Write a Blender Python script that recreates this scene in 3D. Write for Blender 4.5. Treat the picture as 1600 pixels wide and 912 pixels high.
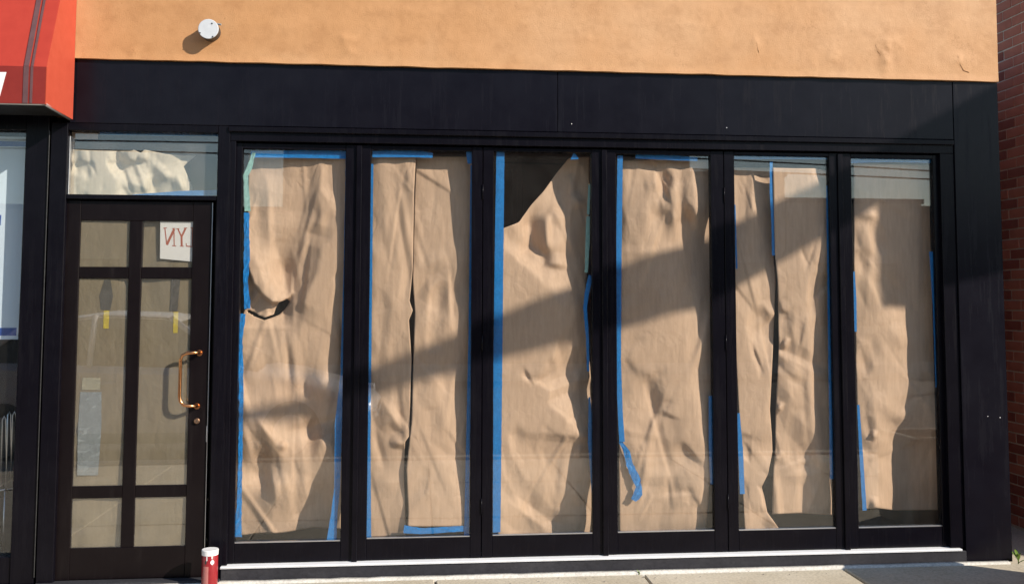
import bpy, bmesh, math, random
import numpy as np
from mathutils import Vector, Matrix, noise

scene = bpy.context.scene
for o in list(bpy.data.objects):
    bpy.data.objects.remove(o, do_unlink=True)
COL = scene.collection

# ------------------------------------------------------------------ camera
# The facade lies in the plane y = 0 (x to the right, z up, +y into the shop).
W0, H0 = 1600.0, 912.0
FPX, PPX, PPY = 1500.0, 800.0, 363.0
DIST = 5.66
_x = Vector((16128 - PPX, 500 - PPY, FPX)).normalized()
_z = Vector((850 - PPX, -21800 - PPY, FPX))
_z = (_z - _x * _z.dot(_x)).normalized()
_y = _z.cross(_x)
def ray(px, py):
    c = Vector((px - PPX, py - PPY, FPX))
    return Vector((_x.dot(c), _y.dot(c), _z.dot(c)))
_r = ray(950, 894)
EYE = Vector((0.0, -DIST, -DIST * _r.z / _r.y))
def P(px, py, y=0.0):
    """point of the photograph at the real distance y behind the facade plane"""
    r = ray(px, py)
    return EYE + r * ((y - EYE.y) / r.y)
cam_d = bpy.data.cameras.new("camera")
cam = bpy.data.objects.new("camera", cam_d)
COL.objects.link(cam)
scene.camera = cam
cam_d.sensor_width = 36.0
cam_d.lens = 36.0 * FPX / W0
cam_d.shift_y = -(H0 / 2 - PPY) / W0
cam_d.clip_start = 0.05
cam_d.clip_end = 1000.0
_right = Vector((_x.x, _y.x, _z.x)); _down = Vector((_x.y, _y.y, _z.y)); _fwd = Vector((_x.z, _y.z, _z.z))
m = Matrix.Identity(4)
for i in range(3):
    m[i][0] = _right[i]; m[i][1] = -_down[i]; m[i][2] = -_fwd[i]; m[i][3] = EYE[i]
cam.matrix_world = m

# ------------------------------------------------------------------ light
SUN = Vector((1.40, -1.0, 1.02)).normalized()
elev = math.asin(SUN.z)
world = bpy.data.worlds.new("World"); scene.world = world
world.use_nodes = True
nt = world.node_tree
for n in list(nt.nodes): nt.nodes.remove(n)
sky = nt.nodes.new("ShaderNodeTexSky"); sky.sky_type = 'NISHITA'
sky.sun_disc = False
sky.sun_elevation = elev
sky.sun_rotation = math.atan2(SUN.x, SUN.y)
sky.air_density = 1.15; sky.dust_density = 0.3; sky.ozone_density = 1.0
bg = nt.nodes.new("ShaderNodeBackground"); bg.inputs["Strength"].default_value = 0.125
wo = nt.nodes.new("ShaderNodeOutputWorld")
nt.links.new(sky.outputs[0], bg.inputs[0]); nt.links.new(bg.outputs[0], wo.inputs[0])
sd = bpy.data.lights.new("sun", 'SUN'); sd.energy = 5.0; sd.angle = math.radians(0.53)
sd.color = (1.0, 0.90, 0.76)
so = bpy.data.objects.new("sun", sd); COL.objects.link(so)
so.rotation_euler = SUN.to_track_quat('Z', 'Y').to_euler()
so.location = (8, -8, 9)

scene.render.engine = 'CYCLES'
scene.view_settings.view_transform = 'Standard'
scene.view_settings.look = 'None'
scene.view_settings.exposure = 0.44
scene.view_settings.gamma = 1.0
scene.view_settings.use_curve_mapping = False
scene.cycles.use_denoising = True
scene.cycles.max_bounces = 8
scene.cycles.transparent_max_bounces = 16
scene.cycles.caustics_reflective = False
scene.cycles.caustics_refractive = False

# ------------------------------------------------------------------ materials
def new_mat(name):
    mt = bpy.data.materials.new(name); mt.use_nodes = True
    t = mt.node_tree
    return mt, t, t.nodes["Principled BSDF"], t.nodes["Material Output"]
def coords(t, scale=(1, 1, 1), obj=True):
    tc = t.nodes.new("ShaderNodeTexCoord"); mp = t.nodes.new("ShaderNodeMapping")
    mp.inputs["Scale"].default_value = scale
    t.links.new(tc.outputs["Object" if obj else "Generated"], mp.inputs[0])
    return mp.outputs[0]
def noise_tex(t, vec, scale, detail=4, rough=0.55):
    n = t.nodes.new("ShaderNodeTexNoise")
    n.inputs["Scale"].default_value = scale; n.inputs["Detail"].default_value = detail
    n.inputs["Roughness"].default_value = rough
    t.links.new(vec, n.inputs["Vector"])
    return n
def ramp(t, src, stops):
    r = t.nodes.new("ShaderNodeValToRGB")
    els = r.color_ramp.elements
    els[0].position, els[0].color = stops[0][0], (*stops[0][1], 1)
    els[1].position, els[1].color = stops[-1][0], (*stops[-1][1], 1)
    for p, c in stops[1:-1]:
        e = els.new(p); e.color = (*c, 1)
    t.links.new(src, r.inputs[0])
    return r.outputs[0]
def mix(t, fac, a, b, mode='MIX'):
    n = t.nodes.new("ShaderNodeMix"); n.data_type = 'RGBA'; n.blend_type = mode
    for s, v in ((0, fac), (6, a), (7, b)):
        if hasattr(v, "is_output"): t.links.new(v, n.inputs[s])
        elif s == 0: n.inputs[0].default_value = v
        else: n.inputs[s].default_value = (*v, 1)
    return n.outputs[2]
def bump(t, bsdf, src, strength, dist, prev=None):
    b = t.nodes.new("ShaderNodeBump")
    b.inputs["Strength"].default_value = strength; b.inputs["Distance"].default_value = dist
    t.links.new(src, b.inputs["Height"])
    if prev is not None: t.links.new(prev, b.inputs["Normal"])
    t.links.new(b.outputs[0], bsdf.inputs["Normal"])
    return b.outputs[0]
def setc(b, c, rough, spec=0.5, metal=0.0):
    b.inputs["Base Color"].default_value = (*c, 1)
    b.inputs["Roughness"].default_value = rough
    b.inputs["Specular IOR Level"].default_value = spec
    b.inputs["Metallic"].default_value = metal

def mat_speckled(name, c1, c2, scale, rough, spec=0.5, metal=0.0, bstr=0.1, bdist=0.002, rvar=0.1, stretch=(1, 1, 1)):
    mt, t, b, o = new_mat(name)
    setc(b, c1, rough, spec, metal)
    v = coords(t, stretch)
    n = noise_tex(t, v, scale, 6, 0.6)
    t.links.new(ramp(t, n.outputs[0], [(0.3, c1), (0.7, c2)]), b.inputs["Base Color"])
    rr = t.nodes.new("ShaderNodeMapRange")
    rr.inputs[3].default_value = max(0.02, rough - rvar); rr.inputs[4].default_value = min(1, rough + rvar)
    n2 = noise_tex(t, v, scale * 0.35, 3)
    t.links.new(n2.outputs[0], rr.inputs[0]); t.links.new(rr.outputs[0], b.inputs["Roughness"])
    if bstr:
        n3 = noise_tex(t, v, scale * 3, 3)
        bump(t, b, n3.outputs[0], bstr, bdist)
    return mt

def mat_paint(name, c1, c2, rough, spec, dust):
    mt, t, b, o = new_mat(name)
    setc(b, c1, rough, spec)
    v = coords(t); vs = coords(t, (1, 1, 0.07))
    n = noise_tex(t, v, 6, 6, 0.65); n2 = noise_tex(t, vs, 26, 5, 0.7); n3 = noise_tex(t, v, 1.3, 4, 0.6); n4 = noise_tex(t, v, 150, 2, 0.5)
    c = ramp(t, n.outputs[0], [(0.3, c1), (0.7, c2)])
    st = ramp(t, n2.outputs[0], [(0.52, (0, 0, 0)), (0.78, (1, 1, 1))])
    big = ramp(t, n3.outputs[0], [(0.40, (0.15, 0.15, 0.15)), (0.7, (1, 1, 1))])
    f = mix(t, 1.0, st, big, 'MULTIPLY')
    c = mix(t, f, c, dust)
    sp = ramp(t, n4.outputs[0], [(0.74, (0, 0, 0)), (0.80, (1, 1, 1))])
    c = mix(t, sp, c, tuple(k * 2.2 for k in dust))
    t.links.new(c, b.inputs["Base Color"])
    rr = t.nodes.new("ShaderNodeMapRange"); rr.inputs[3].default_value = rough - 0.12; rr.inputs[4].default_value = rough + 0.22
    t.links.new(f, rr.inputs[0]); t.links.new(rr.outputs[0], b.inputs["Roughness"])
    n5 = noise_tex(t, v, 40, 4, 0.6)
    bump(t, b, n5.outputs[0], 0.12, 0.002)
    return mt

def mat_stucco():
    mt, t, b, o = new_mat("painted_stucco")
    setc(b, (0.5, 0.25, 0.1), 0.62, 0.35)
    v = coords(t)
    n1 = noise_tex(t, v, 0.8, 5, 0.6)
    n2 = noise_tex(t, v, 6.0, 6, 0.65)
    c = ramp(t, n1.outputs[0], [(0.3, (0.46, 0.230, 0.094)), (0.5, (0.50, 0.265, 0.12)), (0.72, (0.55, 0.325, 0.175))])
    c2 = ramp(t, n2.outputs[0], [(0.25, (0.80, 0.75, 0.70)), (0.5, (1, 1, 1)), (0.75, (1.08, 1.08, 1.1))])
    c = mix(t, 1.0, c, c2, 'MULTIPLY')
    # fine dirt specks
    n3 = noise_tex(t, v, 55, 2, 0.5)
    c3 = ramp(t, n3.outputs[0], [(0.22, (0.72, 0.66, 0.6)), (0.33, (1, 1, 1))])
    c = mix(t, 0.6, c, c3, 'MULTIPLY')
    t.links.new(c, b.inputs["Base Color"])
    n4 = noise_tex(t, v, 160, 5, 0.7)
    p = bump(t, b, n4.outputs[0], 0.55, 0.003)
    n5 = noise_tex(t, v, 22, 5, 0.6)
    p = bump(t, b, n5.outputs[0], 0.18, 0.006, p)
    vo = t.nodes.new("ShaderNodeTexVoronoi"); vo.feature = 'DISTANCE_TO_EDGE'; vo.inputs["Scale"].default_value = 1.5
    nw = noise_tex(t, v, 7, 5, 0.7)
    va = t.nodes.new("ShaderNodeVectorMath"); va.operation = 'MULTIPLY_ADD'
    va.inputs[1].default_value = (0.35, 0.35, 0.35)
    t.links.new(nw.outputs["Color"], va.inputs[0]); t.links.new(v, va.inputs[2]); t.links.new(va.outputs[0], vo.inputs["Vector"])
    cr = ramp(t, vo.outputs[0], [(0.0, (0.72, 0.66, 0.6)), (0.0035, (1, 1, 1))])
    nm = noise_tex(t, v, 1.7, 3)
    fm = t.nodes.new("ShaderNodeMapRange"); fm.inputs[1].default_value = 0.52; fm.inputs[2].default_value = 0.62
    t.links.new(nm.outputs[0], fm.inputs[0])
    c = mix(t, fm.outputs[0], c, mix(t, 1.0, c, cr, 'MULTIPLY'))
    t.links.new(c, b.inputs["Base Color"])
    return mt

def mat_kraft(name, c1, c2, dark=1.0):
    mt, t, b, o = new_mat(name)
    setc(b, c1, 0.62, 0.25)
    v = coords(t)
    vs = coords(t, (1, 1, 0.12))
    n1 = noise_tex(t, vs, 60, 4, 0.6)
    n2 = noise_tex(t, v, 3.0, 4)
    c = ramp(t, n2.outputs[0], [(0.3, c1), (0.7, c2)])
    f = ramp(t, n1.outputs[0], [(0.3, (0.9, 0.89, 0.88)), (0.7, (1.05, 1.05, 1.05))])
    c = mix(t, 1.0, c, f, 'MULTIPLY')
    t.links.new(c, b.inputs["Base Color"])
    n3 = noise_tex(t, v, 240, 3)
    p = bump(t, b, n3.outputs[0], 0.12, 0.0006)
    n4 = noise_tex(t, v, 28, 4)
    p = bump(t, b, n4.outputs[0], 0.10, 0.004, p)
    # small crisp crinkles: straight-sided cells of two sizes, stronger in some places than others
    nd = noise_tex(t, v, 6, 3, 0.6)
    for sc, dist, st in ((6.5, 0.020, (1, 1, 0.45)), (17.0, 0.006, (1, 1, 0.6))):
        vv = coords(t, st)
        va = t.nodes.new("ShaderNodeVectorMath"); va.operation = 'MULTIPLY_ADD'; va.inputs[1].default_value = (0.12, 0.12, 0.12)
        t.links.new(nd.outputs["Color"], va.inputs[0]); t.links.new(vv, va.inputs[2])
        vo = t.nodes.new("ShaderNodeTexVoronoi"); vo.feature = 'DISTANCE_TO_EDGE'; vo.inputs["Scale"].default_value = sc
        t.links.new(va.outputs[0], vo.inputs["Vector"])
        nm = noise_tex(t, v, 2.3 + sc * 0.1, 2)
        mk = t.nodes.new("ShaderNodeMapRange"); mk.inputs[1].default_value = 0.42; mk.inputs[2].default_value = 0.68
        t.links.new(nm.outputs[0], mk.inputs[0])
        mu = t.nodes.new("ShaderNodeMath"); mu.operation = 'MULTIPLY'
        t.links.new(vo.outputs[0], mu.inputs[0]); t.links.new(mk.outputs[0], mu.inputs[1])
        p = bump(t, b, mu.outputs[0], 0.8, dist, p)
    tr = t.nodes.new("ShaderNodeBsdfTranslucent")
    t.links.new(c, tr.inputs[0])
    ms = t.nodes.new("ShaderNodeMixShader"); ms.inputs[0].default_value = 0.12
    t.links.new(b.outputs[0], ms.inputs[1]); t.links.new(tr.outputs[0], ms.inputs[2])
    t.links.new(ms.outputs[0], o.inputs[0])
    return mt

def mat_glass(name, dust=0.03, tint=(0.982, 0.986, 0.984), ior=1.52):
    """clear window pane: see-through, Fresnel mirror, a film of dust"""
    mt, t, b, o = new_mat(name)
    t.nodes.remove(b)
    tr = t.nodes.new("ShaderNodeBsdfTransparent"); tr.inputs[0].default_value = (*tint, 1)
    gl = t.nodes.new("ShaderNodeBsdfGlossy"); gl.inputs["Roughness"].default_value = 0.0
    # Schlick reflectance of one glass face (the same from both sides of the thin pane)
    lw = t.nodes.new("ShaderNodeLayerWeight"); lw.inputs[0].default_value = 0.5
    pw = t.nodes.new("ShaderNodeMath"); pw.operation = 'POWER'; pw.inputs[1].default_value = 5.0
    t.links.new(lw.outputs["Facing"], pw.inputs[0])
    fr = t.nodes.new("ShaderNodeMath"); fr.operation = 'MULTIPLY_ADD'
    f0 = ((ior - 1) / (ior + 1)) ** 2
    fr.inputs[1].default_value = 1 - f0; fr.inputs[2].default_value = f0
    t.links.new(pw.outputs[0], fr.inputs[0])
    m1 = t.nodes.new("ShaderNodeMixShader")
    t.links.new(fr.outputs[0], m1.inputs[0]); t.links.new(tr.outputs[0], m1.inputs[1]); t.links.new(gl.outputs[0], m1.inputs[2])
    df = t.nodes.new("ShaderNodeBsdfDiffuse"); df.inputs[0].default_value = (0.55, 0.54, 0.52, 1)
    v = coords(t); n = noise_tex(t, v, 5, 6, 0.65)
    mr = t.nodes.new("ShaderNodeMapRange")
    mr.inputs[1].default_value = 0.35; mr.inputs[2].default_value = 0.8
    mr.inputs[3].default_value = dust * 0.4; mr.inputs[4].default_value = dust * 1.8
    t.links.new(n.outputs[0], mr.inputs[0])
    m2 = t.nodes.new("ShaderNodeMixShader")
    t.links.new(mr.outputs[0], m2.inputs[0]); t.links.new(m1.outputs[0], m2.inputs[1]); t.links.new(df.outputs[0], m2.inputs[2])
    t.links.new(m2.outputs[0], o.inputs[0])
    return mt

def mat_tape(name, c):
    mt, t, b, o = new_mat(name)
    setc(b, c, 0.42, 0.5)
    v = coords(t); n = noise_tex(t, v, 90, 3)
    t.links.new(ramp(t, n.outputs[0], [(0.3, tuple(k * 0.85 for k in c)), (0.7, tuple(min(1, k * 1.12) for k in c))]), b.inputs["Base Color"])
    bump(t, b, n.outputs[0], 0.25, 0.001)
    tp = t.nodes.new("ShaderNodeBsdfTransparent"); tp.inputs[0].default_value = (0.75, 0.85, 0.95, 1)
    vs = coords(t); nn = noise_tex(t, vs, 18, 4, 0.7)
    mr = t.nodes.new("ShaderNodeMapRange"); mr.inputs[1].default_value = 0.4; mr.inputs[2].default_value = 0.75
    mr.inputs[3].default_value = 0.03; mr.inputs[4].default_value = 0.30
    t.links.new(nn.outputs[0], mr.inputs[0])
    ms = t.nodes.new("ShaderNodeMixShader"); t.links.new(mr.outputs[0], ms.inputs[0])
    t.links.new(b.outputs[0], ms.inputs[1]); t.links.new(tp.outputs[0], ms.inputs[2]); t.links.new(ms.outputs[0], o.inputs[0])
    return mt

def mat_concrete(name, c1, c2, c3):
    mt, t, b, o = new_mat(name)
    setc(b, c1, 0.85, 0.3)
    v = coords(t)
    n1 = noise_tex(t, v, 2.2, 6, 0.6); n2 = noise_tex(t, v, 60, 4, 0.7)
    c = ramp(t, n1.outputs[0], [(0.3, c1), (0.5, c2), (0.7, c3)])
    f = ramp(t, n2.outputs[0], [(0.3, (0.72, 0.72, 0.72)), (0.6, (1.08, 1.08, 1.08))])
    t.links.new(mix(t, 1.0, c, f, 'MULTIPLY'), b.inputs["Base Color"])
    bump(t, b, n2.outputs[0], 0.5, 0.003)
    return mt

M = {}
M['stucco'] = mat_stucco()
M['black'] = mat_paint("dark_shop_paint", (0.0032, 0.0027, 0.0050), (0.0055, 0.0050, 0.0082), 0.38, 0.12, (0.010, 0.009, 0.0115))
M['fascia'] = mat_paint("dark_fascia_paint", (0.0042, 0.0036, 0.0070), (0.0072, 0.0068, 0.0112), 0.36, 0.15, (0.0095, 0.009, 0.0135))
M['door'] = mat_paint("dark_door_paint", (0.0055, 0.0036, 0.0045), (0.0082, 0.0058, 0.0066), 0.42, 0.14, (0.020, 0.016, 0.016))
M['rubber'] = mat_speckled("black_gasket", (0.006, 0.006, 0.007), (0.01, 0.01, 0.011), 30, 0.7, 0.3)
M['steel'] = mat_speckled("brushed_aluminium", (0.62, 0.63, 0.66), (0.72, 0.73, 0.75), 30, 0.38, 0.5, 1.0, stretch=(0.05, 1, 1), bstr=0.05)
M['sill'] = mat_speckled("galvanised_sill", (0.76, 0.78, 0.82), (0.86, 0.87, 0.9), 14, 0.55, 0.5, 0.1, bstr=0.1)
M['kraft'] = mat_kraft("kraft_paper", (0.57, 0.392, 0.268), (0.63, 0.44, 0.308))
M['kraft_pale'] = mat_kraft("pale_kraft_paper", (0.66, 0.57, 0.43), (0.72, 0.63, 0.49))
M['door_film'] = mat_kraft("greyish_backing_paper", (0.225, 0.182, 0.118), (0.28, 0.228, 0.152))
M['white_paper'] = mat_speckled("white_sign_paper", (0.72, 0.70, 0.66), (0.78, 0.76, 0.73), 12, 0.7, 0.2)
M['red_ink'] = mat_speckled("dull_red_ink", (0.36, 0.09, 0.06), (0.45, 0.14, 0.09), 40, 0.7, 0.2)
M['tape'] = mat_tape("blue_painters_tape", (0.006, 0.20, 0.55))
M['mint'] = mat_tape("pale_green_tape", (0.25, 0.45, 0.40))
M['yellow'] = mat_tape("yellow_tape", (0.55, 0.42, 0.06))  # small yellow marks on the door panes
M['grey_tape'] = mat_tape("grey_tape", (0.105, 0.095, 0.082))  # dark gaps in the door panes painted as flat grey
M['glass'] = mat_glass("window_glass", 0.010, ior=1.68)
M['glass_door'] = mat_glass("door_glass", 0.02, ior=1.95)
M['glass_transom'] = mat_glass("dusty_transom_glass", 0.05, ior=1.95)  # extra diffuse haze put in for the sky reflected in the transom
M['copper'] = mat_speckled("worn_copper", (0.55, 0.24, 0.10), (0.70, 0.33, 0.15), 40, 0.24, 0.5, 1.0, bstr=0.05)
M['brass'] = mat_speckled("dull_brass", (0.35, 0.22, 0.14), (0.48, 0.30, 0.2), 60, 0.4, 0.5, 1.0, bstr=0.05)
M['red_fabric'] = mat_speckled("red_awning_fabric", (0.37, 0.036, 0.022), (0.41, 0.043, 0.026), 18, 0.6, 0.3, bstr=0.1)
M['orange_fabric'] = mat_speckled("red_orange_awning_fabric", (0.40, 0.060, 0.032), (0.44, 0.072, 0.040), 18, 0.6, 0.3, bstr=0.1)  # sun on the awning end put into a brighter red
M['valance_fabric'] = mat_speckled("dark_red_valance_fabric", (0.20, 0.018, 0.014), (0.23, 0.023, 0.017), 18, 0.6, 0.3, bstr=0.1)  # weaker sun on the valance put into a darker red
M['stripe'] = mat_speckled("grey_stripe_fabric", (0.10, 0.05, 0.055), (0.13, 0.065, 0.07), 18, 0.6, 0.3)
M['white'] = mat_speckled("white_enamel", (0.74, 0.75, 0.77), (0.8, 0.8, 0.81), 20, 0.35, 0.5)
M['disc_paint'] = mat_speckled("off_white_plate", (0.50, 0.53, 0.57), (0.56, 0.59, 0.63), 30, 0.5, 0.3)
M['screw'] = mat_speckled("dark_screw", (0.05, 0.05, 0.055), (0.09, 0.09, 0.09), 60, 0.45, 0.5, 0.6)
M['brick'] = mat_speckled("red_brick", (0.42, 0.145, 0.10), (0.54, 0.21, 0.15), 7, 0.85, 0.25, bstr=0.6, bdist=0.004)
M['brick2'] = mat_speckled("dark_red_brick", (0.26, 0.08, 0.06), (0.36, 0.12, 0.09), 7, 0.85, 0.25, bstr=0.6, bdist=0.004)
M['mortar'] = mat_concrete("mortar", (0.62, 0.56, 0.48), (0.68, 0.62, 0.54), (0.72, 0.66, 0.58))
M['walk'] = mat_concrete("sidewalk_concrete", (0.42, 0.37, 0.28), (0.50, 0.45, 0.36), (0.57, 0.52, 0.43))
M['plinth'] = mat_concrete("dark_painted_plinth", (0.018, 0.018, 0.024), (0.028, 0.028, 0.035), (0.045, 0.045, 0.052))
M['asphalt'] = mat_concrete("asphalt", (0.04, 0.04, 0.042), (0.055, 0.055, 0.056), (0.07, 0.068, 0.066))
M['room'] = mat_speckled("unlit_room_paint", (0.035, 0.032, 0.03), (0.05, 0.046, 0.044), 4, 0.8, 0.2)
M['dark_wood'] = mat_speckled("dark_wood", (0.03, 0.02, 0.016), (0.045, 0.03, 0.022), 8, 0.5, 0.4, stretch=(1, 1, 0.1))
M['poster'] = mat_speckled("pale_blue_poster", (0.60, 0.72, 0.84), (0.66, 0.77, 0.87), 2, 0.5, 0.4, bstr=0)
M['poster_blue'] = mat_speckled("blue_print", (0.02, 0.07, 0.30), (0.03, 0.09, 0.36), 4, 0.5, 0.4, bstr=0)
M['red_paint'] = mat_speckled("red_can_paint", (0.22, 0.012, 0.018), (0.29, 0.02, 0.026), 14, 0.3, 0.5)
M['pink_paint'] = mat_speckled("faded_pink_label", (0.45, 0.16, 0.15), (0.5, 0.2, 0.18), 14, 0.5, 0.4)
M['leaf'] = mat_speckled("weed_leaf", (0.12, 0.20, 0.03), (0.18, 0.27, 0.05), 20, 0.5, 0.4)
M['bark'] = mat_speckled("weathered_timber_pole", (0.10, 0.075, 0.055), (0.16, 0.12, 0.09), 20, 0.85, 0.2, stretch=(1, 1, 0.06), bstr=0.5, bdist=0.01)
M['grey_paint'] = mat_speckled("grey_steel_paint", (0.2, 0.21, 0.22), (0.27, 0.28, 0.29), 8, 0.5, 0.5)
M['car_paint'] = mat_speckled("white_car_paint", (0.72, 0.72, 0.73), (0.76, 0.76, 0.77), 3, 0.2, 0.5, bstr=0)
M['car_glass'] = mat_speckled("tinted_car_glass", (0.015, 0.017, 0.018), (0.02, 0.022, 0.023), 3, 0.06, 0.6, bstr=0)
M['tyre'] = mat_speckled("tyre_rubber", (0.018, 0.018, 0.018), (0.03, 0.03, 0.03), 30, 0.8, 0.3)
M['lamp_red'] = mat_speckled("tail_lamp", (0.25, 0.01, 0.01), (0.3, 0.015, 0.015), 10, 0.2, 0.5, bstr=0)
M['beige_wall'] = mat_speckled("beige_render", (0.42, 0.35, 0.25), (0.5, 0.42, 0.31), 2, 0.8, 0.2)
M['grey_wall'] = mat_speckled("grey_render", (0.25, 0.23, 0.21), (0.32, 0.3, 0.27), 2, 0.8, 0.2)
M['brown_wall'] = mat_speckled("brown_brick_far", (0.17, 0.09, 0.06), (0.23, 0.13, 0.09), 6, 0.85, 0.2)
M['far_glass'] = mat_speckled("far_window_glass", (0.02, 0.024, 0.03), (0.03, 0.034, 0.04), 3, 0.08, 0.6, bstr=0)

# ------------------------------------------------------------------ builders
def link(o, parent=None):
    COL.objects.link(o)
    if parent is not None: o.parent = parent
    return o
def tag(o, label=None, cat=None, group=None, kind=None):
    if label: o["label"] = label
    if cat: o["category"] = cat
    if group: o["group"] = group
    if kind: o["kind"] = kind
    return o
def thing(name, loc, label=None, cat=None, group=None, kind=None):
    o = bpy.data.objects.new(name, None); o.empty_display_size = 0.1
    o.location = loc; link(o)
    bpy.context.view_layer.update()
    return tag(o, label, cat, group, kind)
def finish(name, bm, mat, parent=None, smooth=False, mods=None):
    """meshes are written in world coordinates; children are re-based on their parent's origin"""
    me = bpy.data.meshes.new(name)
    if parent is not None:
        off = Vector((0, 0, 0)); p = parent
        while p is not None:
            off += Vector(p.location); p = p.parent
        bmesh.ops.translate(bm, verts=bm.verts, vec=-off)
    bmesh.ops.recalc_face_normals(bm, faces=bm.faces)
    bm.to_mesh(me); bm.free()
    me.materials.append(M[mat] if isinstance(mat, str) else mat)
    if smooth:
        for p in me.polygons: p.use_smooth = True
    o = bpy.data.objects.new(name, me)
    return link(o, parent)
def add_box(bm, x0, x1, y0, y1, z0, z1):
    vs = [bm.verts.new((x, y, z)) for x in (x0, x1) for y in (y0, y1) for z in (z0, z1)]
    for f in ((0, 1, 3, 2), (4, 6, 7, 5), (0, 4, 5, 1), (2, 3, 7, 6), (0, 2, 6, 4), (1, 5, 7, 3)):
        bm.faces.new([vs[i] for i in f])
    return vs
def bevel(bm, w, seg=1):
    bmesh.ops.recalc_face_normals(bm, faces=bm.faces)
    bmesh.ops.bevel(bm, geom=list(bm.edges), offset=w, segments=seg, profile=0.5, affect='EDGES', clamp_overlap=True)
def box(name, x0, x1, y0, y1, z0, z1, mat, parent=None, bev=0.002):
    bm = bmesh.new(); add_box(bm, x0, x1, y0, y1, z0, z1)
    if bev: bevel(bm, bev)
    return finish(name, bm, mat, parent)
def prism(name, pts, y0, y1, mat, parent=None, bev=0.0):
    """a polygon in the x-z plane with thickness in y"""
    bm = bmesh.new()
    a = [bm.verts.new((p[0], y0, p[1])) for p in pts]; b = [bm.verts.new((p[0], y1, p[1])) for p in pts]
    n = len(pts)
    bm.faces.new(a); bm.faces.new(b[::-1])
    for i in range(n): bm.faces.new((a[i], b[i], b[(i + 1) % n], a[(i + 1) % n]))
    if bev: bevel(bm, bev)
    return finish(name, bm, mat, parent)
def tube_into(bm, pts, radii, seg=12, cap=True):
    pts = [Vector(p) for p in pts]
    if not hasattr(radii, '__len__'): radii = [radii] * len(pts)
    rings = []; up = None
    for i, p in enumerate(pts):
        d = (pts[min(i + 1, len(pts) - 1)] - pts[max(i - 1, 0)]).normalized()
        if up is None:
            up = Vector((0, 0, 1)) if abs(d.z) < 0.9 else Vector((1, 0, 0))
        s = d.cross(up).normalized(); u = s.cross(d).normalized(); up = u
        rings.append([bm.verts.new(p + (s * math.cos(a) + u * math.sin(a)) * radii[i]) for a in [2 * math.pi * k / seg for k in range(seg)]])
    for a, b in zip(rings, rings[1:]):
        for k in range(seg): bm.faces.new((a[k], a[(k + 1) % seg], b[(k + 1) % seg], b[k]))
    if cap: bm.faces.new(rings[0][::-1]); bm.faces.new(rings[-1])
def tube(name, pts, radii, mat, parent=None, seg=12, smooth=True):
    bm = bmesh.new(); tube_into(bm, pts, radii, seg)
    return finish(name, bm, mat, parent, smooth)
def arc_smooth(o, ang=35):
    me = o.data
    for p in me.polygons: p.use_smooth = True
    try: me.set_sharp_from_angle(angle=math.radians(ang))
    except Exception: pass
    return o
def interp(poly, v):
    xs = [p[0] for p in poly]; ys = [p[1] for p in poly]
    return np.interp(v, xs, ys)
def PX(px, py, y=0.0): return P(px, py, y).x
def PZ(px, py, y=0.0): return P(px, py, y).z
def rect(l, t, r, b, y):
    """l,r = (x at top, x at bottom); t,b = (y at left, y at right) in the photograph -> upright rectangle at depth y"""
    x0 = 0.5 * (PX(l[0], t[0], y) + PX(l[1], b[0], y)); x1 = 0.5 * (PX(r[0], t[1], y) + PX(r[1], b[1], y))
    z1 = 0.5 * (PZ(l[0], t[0], y) + PZ(r[0], t[1], y)); z0 = 0.5 * (PZ(l[1], b[0], y) + PZ(r[1], b[1], y))
    return x0, x1, z0, z1

def np_P(px, py, y):
    c0 = px - PPX; c1 = py - PPY; c2 = FPX
    rx = _x.x * c0 + _x.y * c1 + _x.z * c2
    ry = _y.x * c0 + _y.y * c1 + _y.z * c2
    rz = _z.x * c0 + _z.y * c1 + _z.z * c2
    s = (y - EYE.y) / ry
    return np.stack([EYE.x + rx * s, EYE.y + ry * s, EYE.z + rz * s], -1)

# ------------------------------------------------------------------ levels in depth
Y_STUCCO, Y_FASCIA, Y_FRAME, Y_LEAF = 0.0, 0.018, 0.026, 0.055     # fronts
Y_GLASS = 0.078

# ================================================================== ground
g = bmesh.new(); add_box(g, -150, 150, -150, 150, -0.5, -0.16)
tag(finish("road", g, 'asphalt'), kind="structure")
walk = thing("sidewalk", (0, -2, -0.02), kind="structure")
JX = [PX(680, 905, -0.05), PX(1000, 895, -0.05), PX(1318, 890, -0.05)]
step = (JX[2] - JX[0]) / 2
bm = bmesh.new(); add_box(bm, -9, 12, -4.0, -0.002, -0.159, -0.03); finish("bed", bm, 'mortar', walk)
rows = [(-1.32, -0.045), (-2.64, -1.334), (-3.80, -2.654)]
edges = [JX[0] + step * k for k in range(-5, 9)]
random.seed(3)
for (y0, y1) in rows:
    for a, b in zip(edges, edges[1:]):
        dz = random.uniform(-0.003, 0.003)
        o = box("paving_slab", a + 0.006, b - 0.006, y0, y1, -0.09, dz, 'walk', walk, 0.005)
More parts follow.
